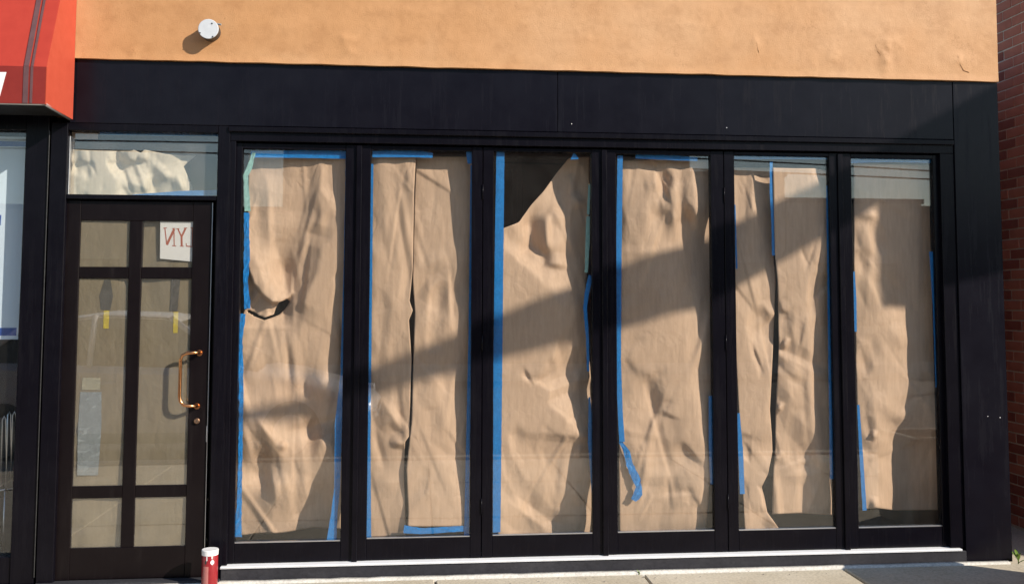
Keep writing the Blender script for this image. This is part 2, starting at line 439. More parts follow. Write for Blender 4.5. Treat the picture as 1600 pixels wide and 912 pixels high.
# pale mortar fillet along the wall
bm = bmesh.new()
xs = np.linspace(-8, PX(1575, 885), 160); prev = None
for i, x in enumerate(xs):
    w = 0.028 + 0.012 * noise.noise(Vector((x * 5, 0, 0))) ; h = 0.006 + 0.004 * noise.noise(Vector((x * 9, 3, 0)))
    r = [bm.verts.new((x, -0.002, -0.03)), bm.verts.new((x, -0.002, h + 0.006)), bm.verts.new((x, -w, h)), bm.verts.new((x, -w - 0.01, -0.03))]
    if prev:
        for k in range(4): bm.faces.new((prev[k], r[k], r[(k + 1) % 4], prev[(k + 1) % 4]))
    prev = r
finish("mortar_fillet", bm, mat_concrete("pale_mortar", (0.55, 0.53, 0.48), (0.6, 0.58, 0.54), (0.66, 0.64, 0.6)), walk, True)
kerb = thing("kerb", (0, -4.1, -0.16), kind="structure")
for k in range(-4, 6):
    box("kerb_stone", k * 2.0 + 0.006, k * 2.0 + 1.994, -4.16, -4.003, -0.159, -0.004, 'walk', kerb, 0.015)

# ================================================================== the shop building
XL = PX(116, 90); XR = PX(1563, 127); XRB = 0.5 * (PX(1563, 130) + PX(1582, 880))
ZF = 0.5 * (PZ(116, 92) + PZ(1563, 127))                 # stucco bottom edge
shop = thing("shop_building", (0, 0, 0), "ochre stucco shop building with dark painted shopfront surround", "building")
# stucco, the strip in view as real relief
bm = bmesh.new()
nx, nz = 420, 56
x0, x1, z0, z1 = XL - 0.02, XRB, ZF, ZF + 0.78
blisters = [(1388, 70, 26, 16, 0.010), (1383, 96, 10, 22, 0.012), (1300, 88, 14, 18, 0.007), (1500, 95, 22, 14, 0.009),
            (540, 62, 22, 9, 0.008), (545, 75, 10, 18, 0.006), (1180, 70, 8, 20, 0.006), (830, 95, 30, 8, 0.004), (470, 40, 60, 12, 0.004),
            (208, 82, 10, 8, 0.007), (640, 18, 70, 10, 0.004), (1080, 40, 50, 12, 0.004), (905, 60, 40, 8, 0.003)]
bl = []
for px, py, a, b, h in blisters:
    p = P(px, py); bl.append((p.x, p.z, a / 265, b / 265, h))
V = []
for j in range(nz + 1):
    z = z0 + (z1 - z0) * j / nz
    row = []
    for i in range(nx + 1):
        x = x0 + (x1 - x0) * i / nx
        v = Vector((x * 2.2, z * 2.2, 1.7))
        d = 0.0035 * noise.noise(v) + 0.0010 * noise.noise(v * 3.1) + 0.0009 * abs(noise.noise(v * 7)) + 0.0007 * noise.noise(v * 17)
        d += 0.0025 * max(0, noise.noise(Vector((x * 1.3 + z * 2.0, z * 9, 5)))) ** 2
        for (bx, bz, ba, bb, bh) in bl:
            q = ((x - bx) / ba) ** 2 + ((z - bz) / bb) ** 2
            if q < 4:
                d += 0.6 * bh * math.exp(-q * 1.4) * (1 + 0.9 * noise.noise(Vector((x * 30, z * 30, 2))))
        lip = max(0, 1 - (z - z0) / 0.035)
        d += 0.006 * lip * (0.7 + noise.noise(Vector((x * 4, 1, 1))))
        zz = z + (0.004 * noise.noise(Vector((x * 6, 9, 1))) if j == 0 else 0)
        row.append(bm.verts.new((x, Y_STUCCO - d, zz)))
    V.append(row)
for j in range(nz):
    for i in range(nx): bm.faces.new((V[j][i], V[j][i + 1], V[j + 1][i + 1], V[j + 1][i]))
back = []
for i in (0, nx):
    pass
# return faces: underside and right end
ub = [bm.verts.new((v.co.x, 0.2, ZF)) for v in V[0]]
for i in range(nx): bm.faces.new((V[0][i + 1], V[0][i], ub[i], ub[i + 1]))
rb = [bm.verts.new((XRB, 0.2, r[nx].co.z)) for r in V]
for j in range(nz): bm.faces.new((V[j][nx], rb[j], rb[j + 1], V[j + 1][nx]))
finish("stucco_wall", bm, 'stucco', shop, True)
o = arc_smooth(shop.children[0], 50)
box("upper_wall", XL - 0.02, XRB, 0.004, 0.3, ZF + 0.779, 4.3, 'stucco', shop, 0)
box("side_wall", XRB - 0.25, XRB - 0.001, 0.301, 8.0, 0, 3.3, 'stucco', shop, 0)
box("roof", XL - 0.02, XRB + 0.02, 0.301, 8.05, 3.301, 3.4, 'plinth', shop, 0.01)
box("parapet_coping", -9.05, XRB + 0.05, -0.05, 0.35, 4.3, 4.4, 'plinth', shop, 0.01)
# stucco cracks: thin lifted flakes along the real crack lines
def flake(px_pts, w):
    bm = bmesh.new(); rr = []
    for k, (px, py) in enumerate(px_pts):
        p = P(px, py, -0.007); ww = w * (0.4 + 0.6 * math.sin(math.pi * (k + 0.5) / len(px_pts)))
        rr.append((bm.verts.new((p.x - ww * .6, 0.0, p.z)), bm.verts.new((p.x + ww * 0.2, -0.0045, p.z)), bm.verts.new((p.x + ww * .6, 0.0, p.z))))
    for a, b in zip(rr, rr[1:]):
        bm.faces.new((a[0], a[1], b[1], b[0])); bm.faces.new((a[1], a[2], b[2], b[1]))
    finish("plaster_flake", bm, 'stucco', shop)
flake([(1381, 86), (1388, 88), (1389, 98), (1387, 110)], 0.009)
flake([(1368, 70), (1371, 80), (1376, 86)], 0.006)
flake([(1497, 88), (1500, 100), (1506, 110), (1515, 113)], 0.006)
flake([(533, 62), (545, 66), (552, 76), (553, 82)], 0.008)
flake([(1182, 66), (1184, 76), (1186, 82)], 0.006)
flake([(207, 77), (212, 84)], 0.008)

# fascia panels (right-hand end wraps on to the pilaster)
ZFB = 0.5 * (PZ(116, 190) + PZ(1490, 218))              # bottom of fascia
XJ1 = PX(872, 150); XJ2 = PX(1492, 170)
fb = Y_FASCIA
box("fascia_panel", XL - 0.02, XJ1 - 0.0015, fb, fb + 0.06, ZFB, ZF - 0.004, 'fascia', shop, 0.0015)
box("fascia_panel", XJ1 + 0.0015, XJ2 - 0.003, fb + 0.001, fb + 0.06, ZFB, ZF - 0.004, 'fascia', shop, 0.0015)
box("pilaster_panel", XJ2, XRB, fb - 0.003, fb + 0.18, 0.0, ZF - 0.004, 'fascia', shop, 0.0015)
box("fascia_backing", XL - 0.02, XRB - 0.02, fb + 0.061, 0.3, ZFB + 0.01, ZF + 0.02, 'rubber', shop, 0)
for (px, py) in ((1135, 200), (1543, 650), (1562, 652), (893, 194)):
    p = P(px, py, fb)
    bm = bmesh.new(); bmesh.ops.create_uvsphere(bm, u_segments=8, v_segments=5, radius=0.0035)
    for v in bm.verts: v.co = Vector((v.co.x + p.x, v.co.y * 0.5 + fb - 0.003, v.co.z + p.z))
    finish("screw_head", bm, 'steel', shop, True)
# plinth below the shopfront
XF0 = 0.5 * (PX(360, 212) + PX(343, 885)); 
ZS1 = 0.5 * (PZ(345, 884.5) + PZ(1450, 859.5)); ZS0 = ZS1 - 0.008
box("plinth", XF0, XJ2 - 0.002, 0.008, 0.3, -0.1, ZS0 - 0.006, 'plinth', shop, 0.004)

# ---- white round cover plate on the wall
c = P(325.5, 45.5, -0.075)
cv = thing("conduit_cover", (c.x, 0, c.z), "white round junction box cover on the ochre stucco wall", "junction box")
R = 0.5 * (PX(341.5, 45, -0.075) - PX(309.5, 45, -0.075))
bm = bmesh.new(); tube_into(bm, [(c.x, 0.01, c.z), (c.x, -0.071, c.z)], R * 0.96, 32)
arc_smooth(finish("box_body", bm, 'screw', cv))
bm = bmesh.new(); tube_into(bm, [(c.x, -0.0712, c.z), (c.x, -0.075, c.z), (c.x, -0.0765, c.z)], [R, R, R * 0.96], 32)
disc = arc_smooth(finish("cover_disc", bm, 'disc_paint', cv), 15)
for dx, dz in ((0.35, 0.55), (-0.8, -0.45), (0.45, -0.8)):
    bm = bmesh.new(); tube_into(bm, [(c.x + dx * R, -0.0763, c.z + dz * R), (c.x + dx * R, -0.079, c.z + dz * R)], 0.0045, 8)
    finish("screw", bm, 'screw', disc)
bm = bmesh.new(); tube_into(bm, [(c.x + R * 0.7, -0.045, c.z + R * 0.66), (c.x + R * 1.15, -0.05, c.z + R * 0.6)], 0.006, 8)
finish("cable_stub", bm, 'grey_paint', cv)

# ================================================================== shopfront frame
fy0, fy1 = Y_FRAME, 0.17
head_z1 = ZFB - 0.001; head_z0 = 0.5 * (PZ(368, 224) + PZ(1470, 234))
jl0 = XF0; jl1 = 0.5 * (PX(368, 224) + PX(352, 875))
jr0 = 0.5 * (PX(1470, 234) + PX(1492, 860)); jr1 = XJ2 - 0.0015
frame = thing("shopfront_frame", (0.5 * (jl0 + jr1), 0.1, ZS0), "dark painted outer frame holding the six folding window leaves", "window frame")
box("head", jl0, jr1, fy0, fy1, head_z0, head_z1, 'black', frame, 0.002)
box("head_trim", jl0 - 0.01, jr1 - 0.004, fb - 0.012, fy0 - 0.0005, head_z1 - 0.035, head_z1 - 0.004, 'black', frame, 0.003)
box("jamb", jl0, jl1, fy0 + 0.001, fy1, ZS1 + 0.001, head_z0 - 0.0005, 'black', frame, 0.002)
box("jamb", jr0, jr1, fy0 + 0.001, fy1, ZS1 + 0.001, head_z0 - 0.0005, 'black', frame, 0.002)
box("jamb_bead", jl0 - 0.006, jl0 + 0.004, fy0 - 0.006, fy0 + 0.0005, ZS1 + 0.002, head_z0 - 0.01, 'black', frame, 0.001)
# silver threshold
sill = box("threshold", jl0 - 0.002, jr1 - 0.03, 0.0, 0.175, ZS0, ZS1, 'sill', frame, 0.003)
box("drip_edge", jl0 - 0.002, jr1 - 0.03, 0.0, 0.004, ZS0 - 0.003, ZS0 - 0.0005, 'sill', frame, 0.001)

# ---- six folding leaves
seam = [(368, 352), (564, 551), (755.5, 751), (943.5, 946.5), (1129, 1140), (1310.5, 1325), (1472, 1493)]
panes = [((381, 364), (548, 524)), ((580, 572.5), (740, 732)), ((772, 769), (923, 928)), ((963, 965), (1112, 1115)),
         ((1146, 1156), (1295, 1307)), ((1329, 1343), (1461, 1470))]
ptop = [(232, 235), (234, 236), (236, 239), (240, 243), (242, 245), (246, 249)]
pbot = [(849, 845), (842, 838), (837, 833), (832, 829), (829, 825), (825, 822)]
leaf_words = ["leftmost folding window leaf, its brown paper torn halfway up",
              "second folding window leaf from the door, papered with two strips split down the middle",
              "third folding window leaf, a dark uncovered corner at its top",
              "fourth folding window leaf, loose blue tape dangling at its lower left",
              "fifth folding window leaf, two paper strips and tape down the middle",
              "rightmost folding window leaf beside the dark pilaster"]
sx = [0.5 * (PX(a, 228, Y_LEAF) + PX(b, 868, Y_LEAF)) for a, b in seam]
leaf_z1 = head_z0 - 0.006; leaf_z0 = ZS1 + 0.004
PANE = []
for i in range(6):
    a, b = sx[i] + 0.002, sx[i + 1] - 0.002
    (l, r) = panes[i]
    X0, X1, Z0, Z1 = rect(l, ptop[i], r, pbot[i], Y_LEAF)
    PANE.append((X0, X1, Z0, Z1))
    lf = thing("folding_window_leaf", (0.5 * (a + b), Y_LEAF, leaf_z0), leaf_words[i], "window", "folding window leaves in the shopfront")
    y0, y1 = Y_LEAF, Y_LEAF + 0.05
    box("stile", a, X0, y0, y1, leaf_z0, leaf_z1, 'black', lf, 0.003)
    box("stile", X1, b, y0, y1, leaf_z0, leaf_z1, 'black', lf, 0.003)
    box("rail", X0 - 0.001, X1 + 0.001, y0 + 0.0015, y1, leaf_z0 + 0.001, Z0, 'black', lf, 0.003)
    box("rail", X0 - 0.001, X1 + 0.001, y0 + 0.0015, y1, Z1, leaf_z1 - 0.001, 'black', lf, 0.003)
    box("pane", X0 - 0.008, X1 + 0.008, Y_GLASS, Y_GLASS + 0.006, Z0 - 0.008, Z1 + 0.008, 'glass', lf, 0)
    # glazing bead: a bright metal edge catches the sun at the bottom
    box("glazing_bead", X0 + 0.001, X1 - 0.001, y0 + 0.004, Y_GLASS - 0.0008, Z0 - 0.0005, Z0 + 0.0065, 'steel', lf, 0.001)
    for hz in (0.25, 1.2, 2.1):
        if i in (1, 3): 
            xx = b + 0.002
            bm = bmesh.new(); tube_into(bm, [(xx, y0 - 0.004, leaf_z0 + hz), (xx, y0 - 0.004, leaf_z0 + hz + 0.09)], 0.004, 10)
            finish("hinge", bm, 'black', lf, True)
    if i in (0, 2, 4):   # closing strip over the meeting stiles
        box("astragal", b - 0.014, b + 0.018, y0 - 0.014, y0 - 0.0005, leaf_z0 - 0.012, leaf_z1 - 0.004, 'black', lf, 0.003)
    if i in (3, 5):
        q = P(946 if i == 3 else 1314, 248, y0)
        box("sticker", a + 0.004, a + 0.016, y0 - 0.0012, y0 - 0.0002, q.z - 0.035, q.z + 0.03, 'grey_wall', lf, 0)

# ================================================================== paper sheets
def tps(ctrl):
    c = np.array(ctrl, float); p = c[:, :2] / 100.0; n = len(p)
    def U(r2): return np.where(r2 > 1e-12, 0.5 * r2 * np.log(np.maximum(r2, 1e-12)), 0.0)
    d2 = ((p[:, None] - p[None]) ** 2).sum(-1)
    A = np.zeros((n + 3, n + 3)); A[:n, :n] = U(d2) + np.eye(n) * 2e-3
    A[:n, n] = 1; A[:n, n + 1:] = p; A[n, :n] = 1; A[n + 1:, :n] = p.T
    w = np.linalg.solve(A, np.concatenate([c[:, 2], np.zeros(3)]))
    def f(px, py):
        q = np.stack([px, py], -1) / 100.0
        d2 = ((q[..., None, :] - p) ** 2).sum(-1)
        return U(d2) @ w[:n] + w[n] + q @ w[n + 1:]
    return f
def crease(px, py, x0, y0, x1, y1, amp, w, skew=0.0):
    dx, dy = x1 - x0, y1 - y0; L = math.hypot(dx, dy)
    t = ((px - x0) * dx + (py - y0) * dy) / (L * L)
    d = ((px - x0) * dy - (py - y0) * dx) / L
    env = np.clip(1 - np.abs(2 * t - 1) ** 1.6, 0, 1)
    wl = 2.2 * w * (1 + skew); wr = 2.2 * w * (1 - skew)
    q = np.abs(np.where(d > 0, d / wr, d / wl))
    return amp * env * np.clip(1 - np.sqrt(q * q + 0.004), 0, 1)
def inside(px, py, poly):
    r = np.zeros(px.shape, bool); n = len(poly)
    for i in range(n):
        xa, ya = poly[i]; xb, yb = poly[(i + 1) % n]
        if ya == yb: continue
        c = ((ya > py) != (yb > py)) & (px < (xb - xa) * (py - ya) / (yb - ya) + xa)
        r ^= c
    return r
def sheet(name, label, L, R, T, B, ctrl, creases, seed, mat='kraft', holes=(), rnd=26, dmin=0.034, base=Y_LEAF,
          group="brown paper sheets covering the windows", step=2.5, vert=0.75, crumple=1.0, cs=2.5, off=0.006, extra=None):
    rng = random.Random(seed)
    hgt = max(b for _, b in B) - min(t for _, t in T); wid = max(x for _, x in R) - min(x for _, x in L)
    nu, nv = max(6, int(wid / step)), max(10, int(hgt / step))
    s, t = np.meshgrid(np.linspace(0, 1, nu + 1), np.linspace(0, 1, nv + 1))
    px = interp(L, 500) + s * wid; py = min(b for _, b in T) + t * hgt
    for _ in range(6):
        xl, xr = interp(L, py), interp(R, py); px = xl + (xr - xl) * s
        yt, yb = interp(T, px), interp(B, px); py = yt + (yb - yt) * t
    for h in holes:                       # let the mesh edges run along the torn edge
        best = np.full(px.shape, 1e9); bx_ = px.copy(); by_ = py.copy()
        for k in range(len(h)):
            xa, ya = h[k]; xb, yb = h[(k + 1) % len(h)]; l2 = (xb - xa) ** 2 + (yb - ya) ** 2
            tt = np.clip(((px - xa) * (xb - xa) + (py - ya) * (yb - ya)) / l2, 0, 1)
            qx, qy = xa + tt * (xb - xa), ya + tt * (yb - ya); dd = np.hypot(px - qx, py - qy)
            m_ = dd < best; best = np.where(m_, dd, best); bx_ = np.where(m_, qx, bx_); by_ = np.where(m_, qy, by_)
        sn = best < step * 0.62
        px = np.where(sn, bx_, px); py = np.where(sn, by_, py)
    d = tps(ctrl)(px, py)
    for c in creases: d -= crease(px, py, *c) * cs
    d = d + off
    x0, x1 = px.min(), px.max(); y0, y1 = py.min(), py.max()
    for k in range(int(rnd * 1.5)):
        cx, cy = rng.uniform(x0, x1), rng.uniform(y0, y1)
        a = rng.gauss(math.pi / 2, 0.30) if rng.random() < vert else rng.uniform(0, math.pi)
        ln = rng.uniform(60, 240); w = rng.uniform(2.2, 6.5)
        d -= crease(px, py, cx - math.cos(a) * ln / 2, cy - math.sin(a) * ln / 2, cx + math.cos(a) * ln / 2, cy + math.sin(a) * ln / 2,
                    rng.choice((-1, 1)) * rng.uniform(0.08, 0.50) * 2.2 * w / 265 * crumple, w, rng.uniform(-0.7, 0.7))
    ns = np.zeros_like(d)
    # broad flat facets: folded triangle waves in a few directions, fading in and out over the sheet
    wx = px + 14 * np.sin(py * 0.021 + seed) ; wy = py + 10 * np.sin(px * 0.03 + seed * 2)
    for k in range(5):
        a = rng.gauss(0, 0.4) if k < 3 else rng.uniform(0, math.pi)
        lam = rng.uniform(34, 90); ph = rng.random()
        tri = np.abs(((wx * math.cos(a) + wy * math.sin(a)) / lam + ph) % 1.0 - 0.5) * 2
        msk = np.clip(np.sin(px * rng.uniform(.01, .03) + rng.random() * 6) + np.sin(py * rng.uniform(.008, .02) + rng.random() * 6) - 0.1, 0, 1)
        ns += (tri - 0.5) * msk * lam / 265 * 0.045
    for idx in np.ndindex(d.shape):
        v = Vector((px[idx] * 0.02, py[idx] * 0.011, seed * 3.1))
        ns[idx] += 0.0028 * noise.noise(v)
    # tilted facets that meet in straight sharp folds
    env_ = np.full(d.shape, -1e9)
    for k in range(int(wid * hgt / 1500)):
        qx, qy = rng.uniform(x0 - 20, x1 + 20), rng.uniform(y0 - 20, y1 + 20)
        dx_, dy_ = (px - qx) / 265, (py - qy) / 265
        env_ = np.maximum(env_, rng.gauss(0, 0.17) * dx_ + rng.gauss(0, 0.07) * dy_ - 0.15 * np.sqrt(dx_ ** 2 + 0.08 * dy_ ** 2 + 1e-5))
    ns += (env_ - env_.mean()) * 0.8
    d = d + ns * crumple
    if extra: d = d + extra(px, py)
    d = np.where(d < dmin + 0.006, dmin + 0.006 * np.exp((np.minimum(d, dmin + 0.006) - dmin - 0.006) / 0.006), d)
    pts = np_P(px, py, base + d)
    keep = np.ones((nv, nu), bool)
    fx = 0.25 * (px[:-1, :-1] + px[1:, :-1] + px[:-1, 1:] + px[1:, 1:]); fyy = 0.25 * (py[:-1, :-1] + py[1:, :-1] + py[:-1, 1:] + py[1:, 1:])
    for h in holes: keep &= ~inside(fx, fyy, h)
    o0 = pts.reshape(-1, 3)
    org = Vector((float(o0[:, 0].mean()), base + 0.06, float(o0[:, 2].min())))
    verts = [tuple(p) for p in (o0 - np.array(org))]
    faces = []
    for j in range(nv):
        for i in range(nu):
            if keep[j, i]:
                a = j * (nu + 1) + i; faces.append((a, a + 1, a + nu + 2, a + nu + 1))
    me = bpy.data.meshes.new(name); me.from_pydata(verts, [], faces); me.update()
    me.materials.append(M[mat])
    for p in me.polygons: p.use_smooth = True
    ob = bpy.data.objects.new(name, me); ob.location = org; link(ob)
    sol = ob.modifiers.new("thickness", 'SOLIDIFY'); sol.thickness = 0.0006; sol.offset = 0
    return tag(ob, label, "paper", group)

# -- leaf 1
def p1_flap(px, py):
    # the torn flap stands forward; the paper below its edge hangs further back
    yc = np.interp(px, [380, 388, 396, 410, 425, 440, 452, 470], [405, 418, 440, 459, 471, 471, 463, 440])
    st = np.clip((py - yc) / 5.0, 0, 1); st = st * st * (3 - 2 * st)
    return 0.055 * st * np.clip((458 - px) / 14, 0, 1) * np.clip((512 - py) / 24, 0, 1) - 0.012 * (1 - st) * np.exp(-((py - yc) / 28) ** 2) * (px < 458)
sheet("paper_sheet", "wrinkled brown paper sheet with a torn dark hole, taped inside the leftmost window leaf",
      [(238, 388), (300, 388), (480, 384), (500, 376), (700, 374), (838, 370)], [(238, 552), (840, 532)],
      [(370, 240), (552, 241)], [(365, 838), (400, 833), (440, 832), (460, 829), (490, 823), (535, 826)],
      [(390, 245, .045), (460, 245, .045), (545, 245, .05), (390, 330, .045), (430, 330, .052), (470, 330, .075), (500, 330, .058), (540, 330, .055), (395, 385, .036), (394, 440, .034), (425, 430, .062),
       (448, 420, .112), (450, 455, .112), (480, 430, .080), (478, 390, .082), (510, 405, .040), (522, 430, .048), (545, 430, .055), (395, 466, .050), (425, 478, .060), (456, 485, .095), (480, 468, .060), (505, 455, .046), (515, 480, .055), (540, 490, .065),
       (380, 503, .055), (420, 510, .082), (470, 520, .085), (512, 530, .07), (535, 530, .08), (380, 580, .05), (420, 580, .08), (460, 590, .11),
       (482, 600, .150), (502, 600, .066), (530, 600, .12), (380, 680, .05), (400, 655, .055), (430, 660, .095), (465, 660, .135), (486, 680, .165), (503, 690, .074), (528, 680, .13),
       (380, 760, .07), (425, 708, .065), (412, 742, .150), (432, 757, .075), (395, 790, .10), (440, 785, .095), (478, 760, .118), (502, 770, .16), (520, 770, .14), (375, 830, .10), (430, 830, .12), (458, 830, .15), (515, 825, .16)],
      [(430, 375, 454, 474, -.016, 10, 0), (508, 380, 526, 428, .010, 6, .2), (524, 412, 466, 486, .012, 7, .2), (396, 388, 400, 470, .008, 9, 0), (497, 290, 524, 340, .009, 9, .2),
       (470, 360, 520, 375, -.006, 8, 0), (418, 698, 433, 792, .013, 5, 0), (398, 650, 440, 705, .010, 7, .2), (437, 690, 447, 702, .010, 4, 0), (470, 740, 484, 790, .008, 6, 0), (425, 690, 395, 640, .008, 9, 0), (440, 735, 470, 800, .007, 10, .2),
       (400, 700, 435, 735, -.010, 9, 0), (385, 600, 410, 545, .006, 7, 0), (445, 500, 470, 620, .006, 12, .3), (395, 425, 412, 470, -.009, 5, .3)], 11,
      crumple=0.85, extra=p1_flap, holes=[[(382, 482), (398, 488), (413, 496), (428, 491), (431, 481), (436, 472), (449, 467), (453, 471), (446, 482), (437, 491), (428, 495), (413, 500), (395, 493)]], rnd=26)
# -- leaf 2
sheet("paper_sheet", "left one of the two brown paper strips in the second window leaf",
      [(240, 577), (840, 570)], [(240, 650), (260, 649), (300, 647), (420, 645), (470, 640), (485, 645), (500, 639), (560, 643), (620, 641), (680, 640), (690, 633), (740, 631), (790, 633), (840, 634)],
      [(570, 243), (650, 243)], [(570, 839), (640, 836)],
      [(578, 250, .06), (588, 250, .044), (610, 250, .046), (648, 250, .046), (576, 400, .062), (586, 400, .045), (615, 400, .05), (645, 400, .05),
       (576, 540, .060), (588, 540, .046), (612, 540, .055), (640, 540, .062), (575, 650, .05), (600, 650, .06), (625, 650, .062), (640, 650, .058),
       (575, 740, .048), (605, 740, .055), (632, 740, .06), (573, 830, .05), (604, 830, .055), (632, 830, .05)],
      [(600, 630, 640, 690, .012, 9, .4), (608, 690, 640, 694, .012, 6, -.3), (605, 660, 630, 690, -.009, 8, 0), (618, 330, 626, 420, .005, 9, .2),
       (598, 260, 604, 380, .004, 8, 0), (636, 250, 640, 300, .006, 6, 0), (595, 620, 612, 650, .005, 8, 0), (580, 760, 630, 750, .005, 10, 0)], 21, rnd=12, crumple=0.6, vert=0.95)
sheet("paper_sheet", "right one of the two brown paper strips in the second window leaf",
      [(240, 650), (300, 648), (400, 645), (440, 645), (485, 648), (560, 646), (660, 643), (730, 635), (800, 638), (840, 636)], [(240, 744), (840, 736)],
      [(630, 244), (745, 245)], [(630, 822), (735, 822)],
      [(650, 250, .05), (690, 250, .046), (722, 250, .047), (738, 250, .05), (648, 330, .05), (690, 330, .05), (720, 330, .048), (738, 330, .05), (646, 420, .052), (690, 420, .052), (703, 420, .046), (712, 450, .062), (721, 400, .047), (738, 420, .055),
       (648, 500, .052), (690, 500, .05), (702, 490, .066), (722, 490, .052), (738, 500, .06), (648, 580, .058), (690, 580, .07), (704, 580, .078), (735, 580, .10), (645, 680, .055), (690, 680, .072), (706, 680, .075), (733, 680, .10),
       (640, 760, .055), (690, 760, .058), (712, 760, .055), (732, 760, .08), (640, 818, .045), (690, 818, .045), (718, 818, .042), (733, 818, .05)],
      [(660, 470, 690, 430, .008, 8, .2), (670, 480, 700, 440, -.007, 8, 0), (652, 420, 700, 400, .004, 8, 0), (700, 420, 704, 520, .008, 5, .5), (662, 770, 700, 810, .008, 10, .3),
       (668, 600, 672, 640, .006, 8, 0), (680, 560, 676, 640, .005, 8, 0), (690, 590, 694, 700, .005, 8, 0), (670, 810, 665, 780, .005, 5, 0), (655, 545, 700, 565, .004, 8, 0)], 22, rnd=14, crumple=0.65, vert=0.9)
# -- leaf 3
sheet("paper_sheet", "sagging brown paper sheet with its top left corner fallen away, in the third window leaf",
      [(240, 780), (840, 778)], [(236, 921), (300, 921), (430, 917), (470, 914), (560, 921), (660, 928), (840, 932)],
      [(778, 358), (788, 356), (804, 350), (811, 347), (830, 320), (850, 298), (870, 270), (888, 248), (897, 245), (921, 245), (935, 245)],
      [(778, 836), (820, 835), (850, 837), (935, 834)],
      [(785, 360, .05), (811, 350, .038), (826, 350, .105), (832, 385, .120), (845, 405, .105), (860, 300, .055), (880, 262, .045), (908, 258, .036), (920, 258, .045), (893, 300, .075), (905, 315, .042), (919, 320, .07),
       (858, 345, .036), (856, 385, .040), (880, 345, .050), (897, 360, .068), (915, 370, .09), (872, 400, .060), (889, 400, .088), (912, 410, .11), (800, 400, .045), (820, 420, .04), (850, 425, .07), (790, 400, .06),
       (795, 450, .045), (805, 465, .075), (830, 460, .045), (870, 440, .07), (888, 436, .092), (912, 445, .11), (785, 480, .045), (800, 500, .05), (850, 500, .06), (900, 500, .10),
       (785, 560, .055), (830, 560, .06), (865, 560, .085), (880, 565, .106), (912, 560, .14), (785, 578, .085), (830, 590, .085), (790, 615, .05), (830, 618, .042), (870, 612, .080), (910, 620, .12), (785, 650, .055), (840, 638, .034), (880, 640, .045), (900, 660, .048), (920, 650, .075),
       (800, 700, .075), (850, 700, .06), (900, 690, .045), (922, 700, .07), (785, 770, .07), (840, 760, .055), (902, 760, .05), (922, 770, .07), (785, 820, .05), (830, 815, .085), (880, 815, .07), (904, 815, .045), (925, 820, .07)],
      [(811, 350, 822, 390, .012, 7, .3), (822, 390, 850, 412, .012, 7, .3), (853, 330, 855, 395, .016, 8, .5), (850, 410, 890, 415, .012, 6, -.4), (890, 270, 895, 315, .012, 7, .3), (897, 300, 908, 325, .010, 6, .2),
       (858, 325, 890, 352, .008, 7, 0), (795, 425, 812, 460, .012, 8, .3), (788, 455, 800, 490, .012, 7, 0), (820, 410, 832, 460, .008, 10, 0), (805, 470, 850, 455, -.008, 8, 0),
       (820, 540, 845, 590, .010, 9, 0), (785, 590, 870, 625, .010, 12, .4), (845, 632, 895, 665, .014, 8, .5), (890, 655, 912, 690, .010, 7, 0), (800, 680, 835, 760, .008, 12, .2), (870, 690, 885, 790, .006, 10, 0),
       (790, 780, 860, 832, .014, 10, .3), (840, 810, 900, 822, -.008, 9, 0), (895, 755, 908, 790, .008, 6, 0), (900, 700, 910, 705, .008, 6, 0)], 31, rnd=22, crumple=1.15)
# -- leaf 4
sheet("paper_sheet", "single full height brown paper sheet pleated at its top edge, in the fourth window leaf",
      [(240, 965), (840, 968)], [(240, 1113), (740, 1112), (760, 1108), (840, 1102)],
      [(960, 251), (1010, 249), (1030, 246), (1050, 247), (1075, 250), (1118, 251)], [(960, 829), (1000, 833), (1040, 835), (1118, 830)],
      [(970, 255, .05), (1000, 255, .046), (1030, 255, .060), (1050, 255, .05), (1065, 255, .062), (1085, 255, .045), (1108, 255, .055), (970, 340, .05), (990, 340, .048), (1012, 340, .045), (1030, 340, .062), (1048, 340, .046), (1060, 340, .055), (1072, 340, .112), (1087, 335, .057), (1108, 340, .10),
       (975, 430, .052), (1010, 430, .055), (1040, 430, .06), (1080, 430, .09), (1108, 430, .10), (975, 500, .05), (1010, 500, .055), (1050, 500, .055), (1092, 500, .052), (1110, 500, .06),
       (975, 560, .05), (1000, 560, .048), (1030, 570, .06), (1060, 560, .046), (1093, 560, .05), (1110, 560, .065), (975, 640, .06), (1020, 640, .07), (1050, 640, .055), (1092, 640, .05), (1110, 640, .07),
       (975, 720, .055), (1020, 720, .05), (1060, 720, .06), (1097, 715, .042), (1112, 720, .06), (975, 770, .05), (1030, 770, .05), (1098, 765, .04), (1108, 775, .06), (975, 825, .045), (1040, 825, .045), (1090, 825, .055), (1103, 825, .08)],
      [(1022, 262, 1028, 310, .016, 6, .4), (1028, 300, 1040, 335, .010, 7, .3), (1050, 262, 1056, 380, .014, 7, .4), (1036, 265, 1047, 300, -.012, 6, 0), (1082, 262, 1089, 360, .014, 6, .4), (1010, 265, 1012, 400, .006, 9, .2), (985, 262, 990, 400, .005, 10, 0),
       (985, 540, 1020, 590, .008, 9, 0), (1015, 535, 1035, 580, .008, 8, .2), (1045, 535, 1060, 585, .008, 8, 0), (1005, 575, 1030, 660, -.010, 9, .3), (1030, 640, 1082, 652, .010, 5, -.3), (1060, 690, 1100, 735, -.012, 8, .2), (1070, 670, 1098, 720, .008, 10, 0),
       (975, 745, 1098, 742, .004, 7, 0), (1090, 745, 1096, 790, .009, 6, .3), (1005, 690, 1015, 760, .005, 9, 0), (980, 660, 1000, 740, .004, 9, 0), (1030, 590, 1070, 640, .006, 10, 0)], 41, rnd=18, crumple=0.85)
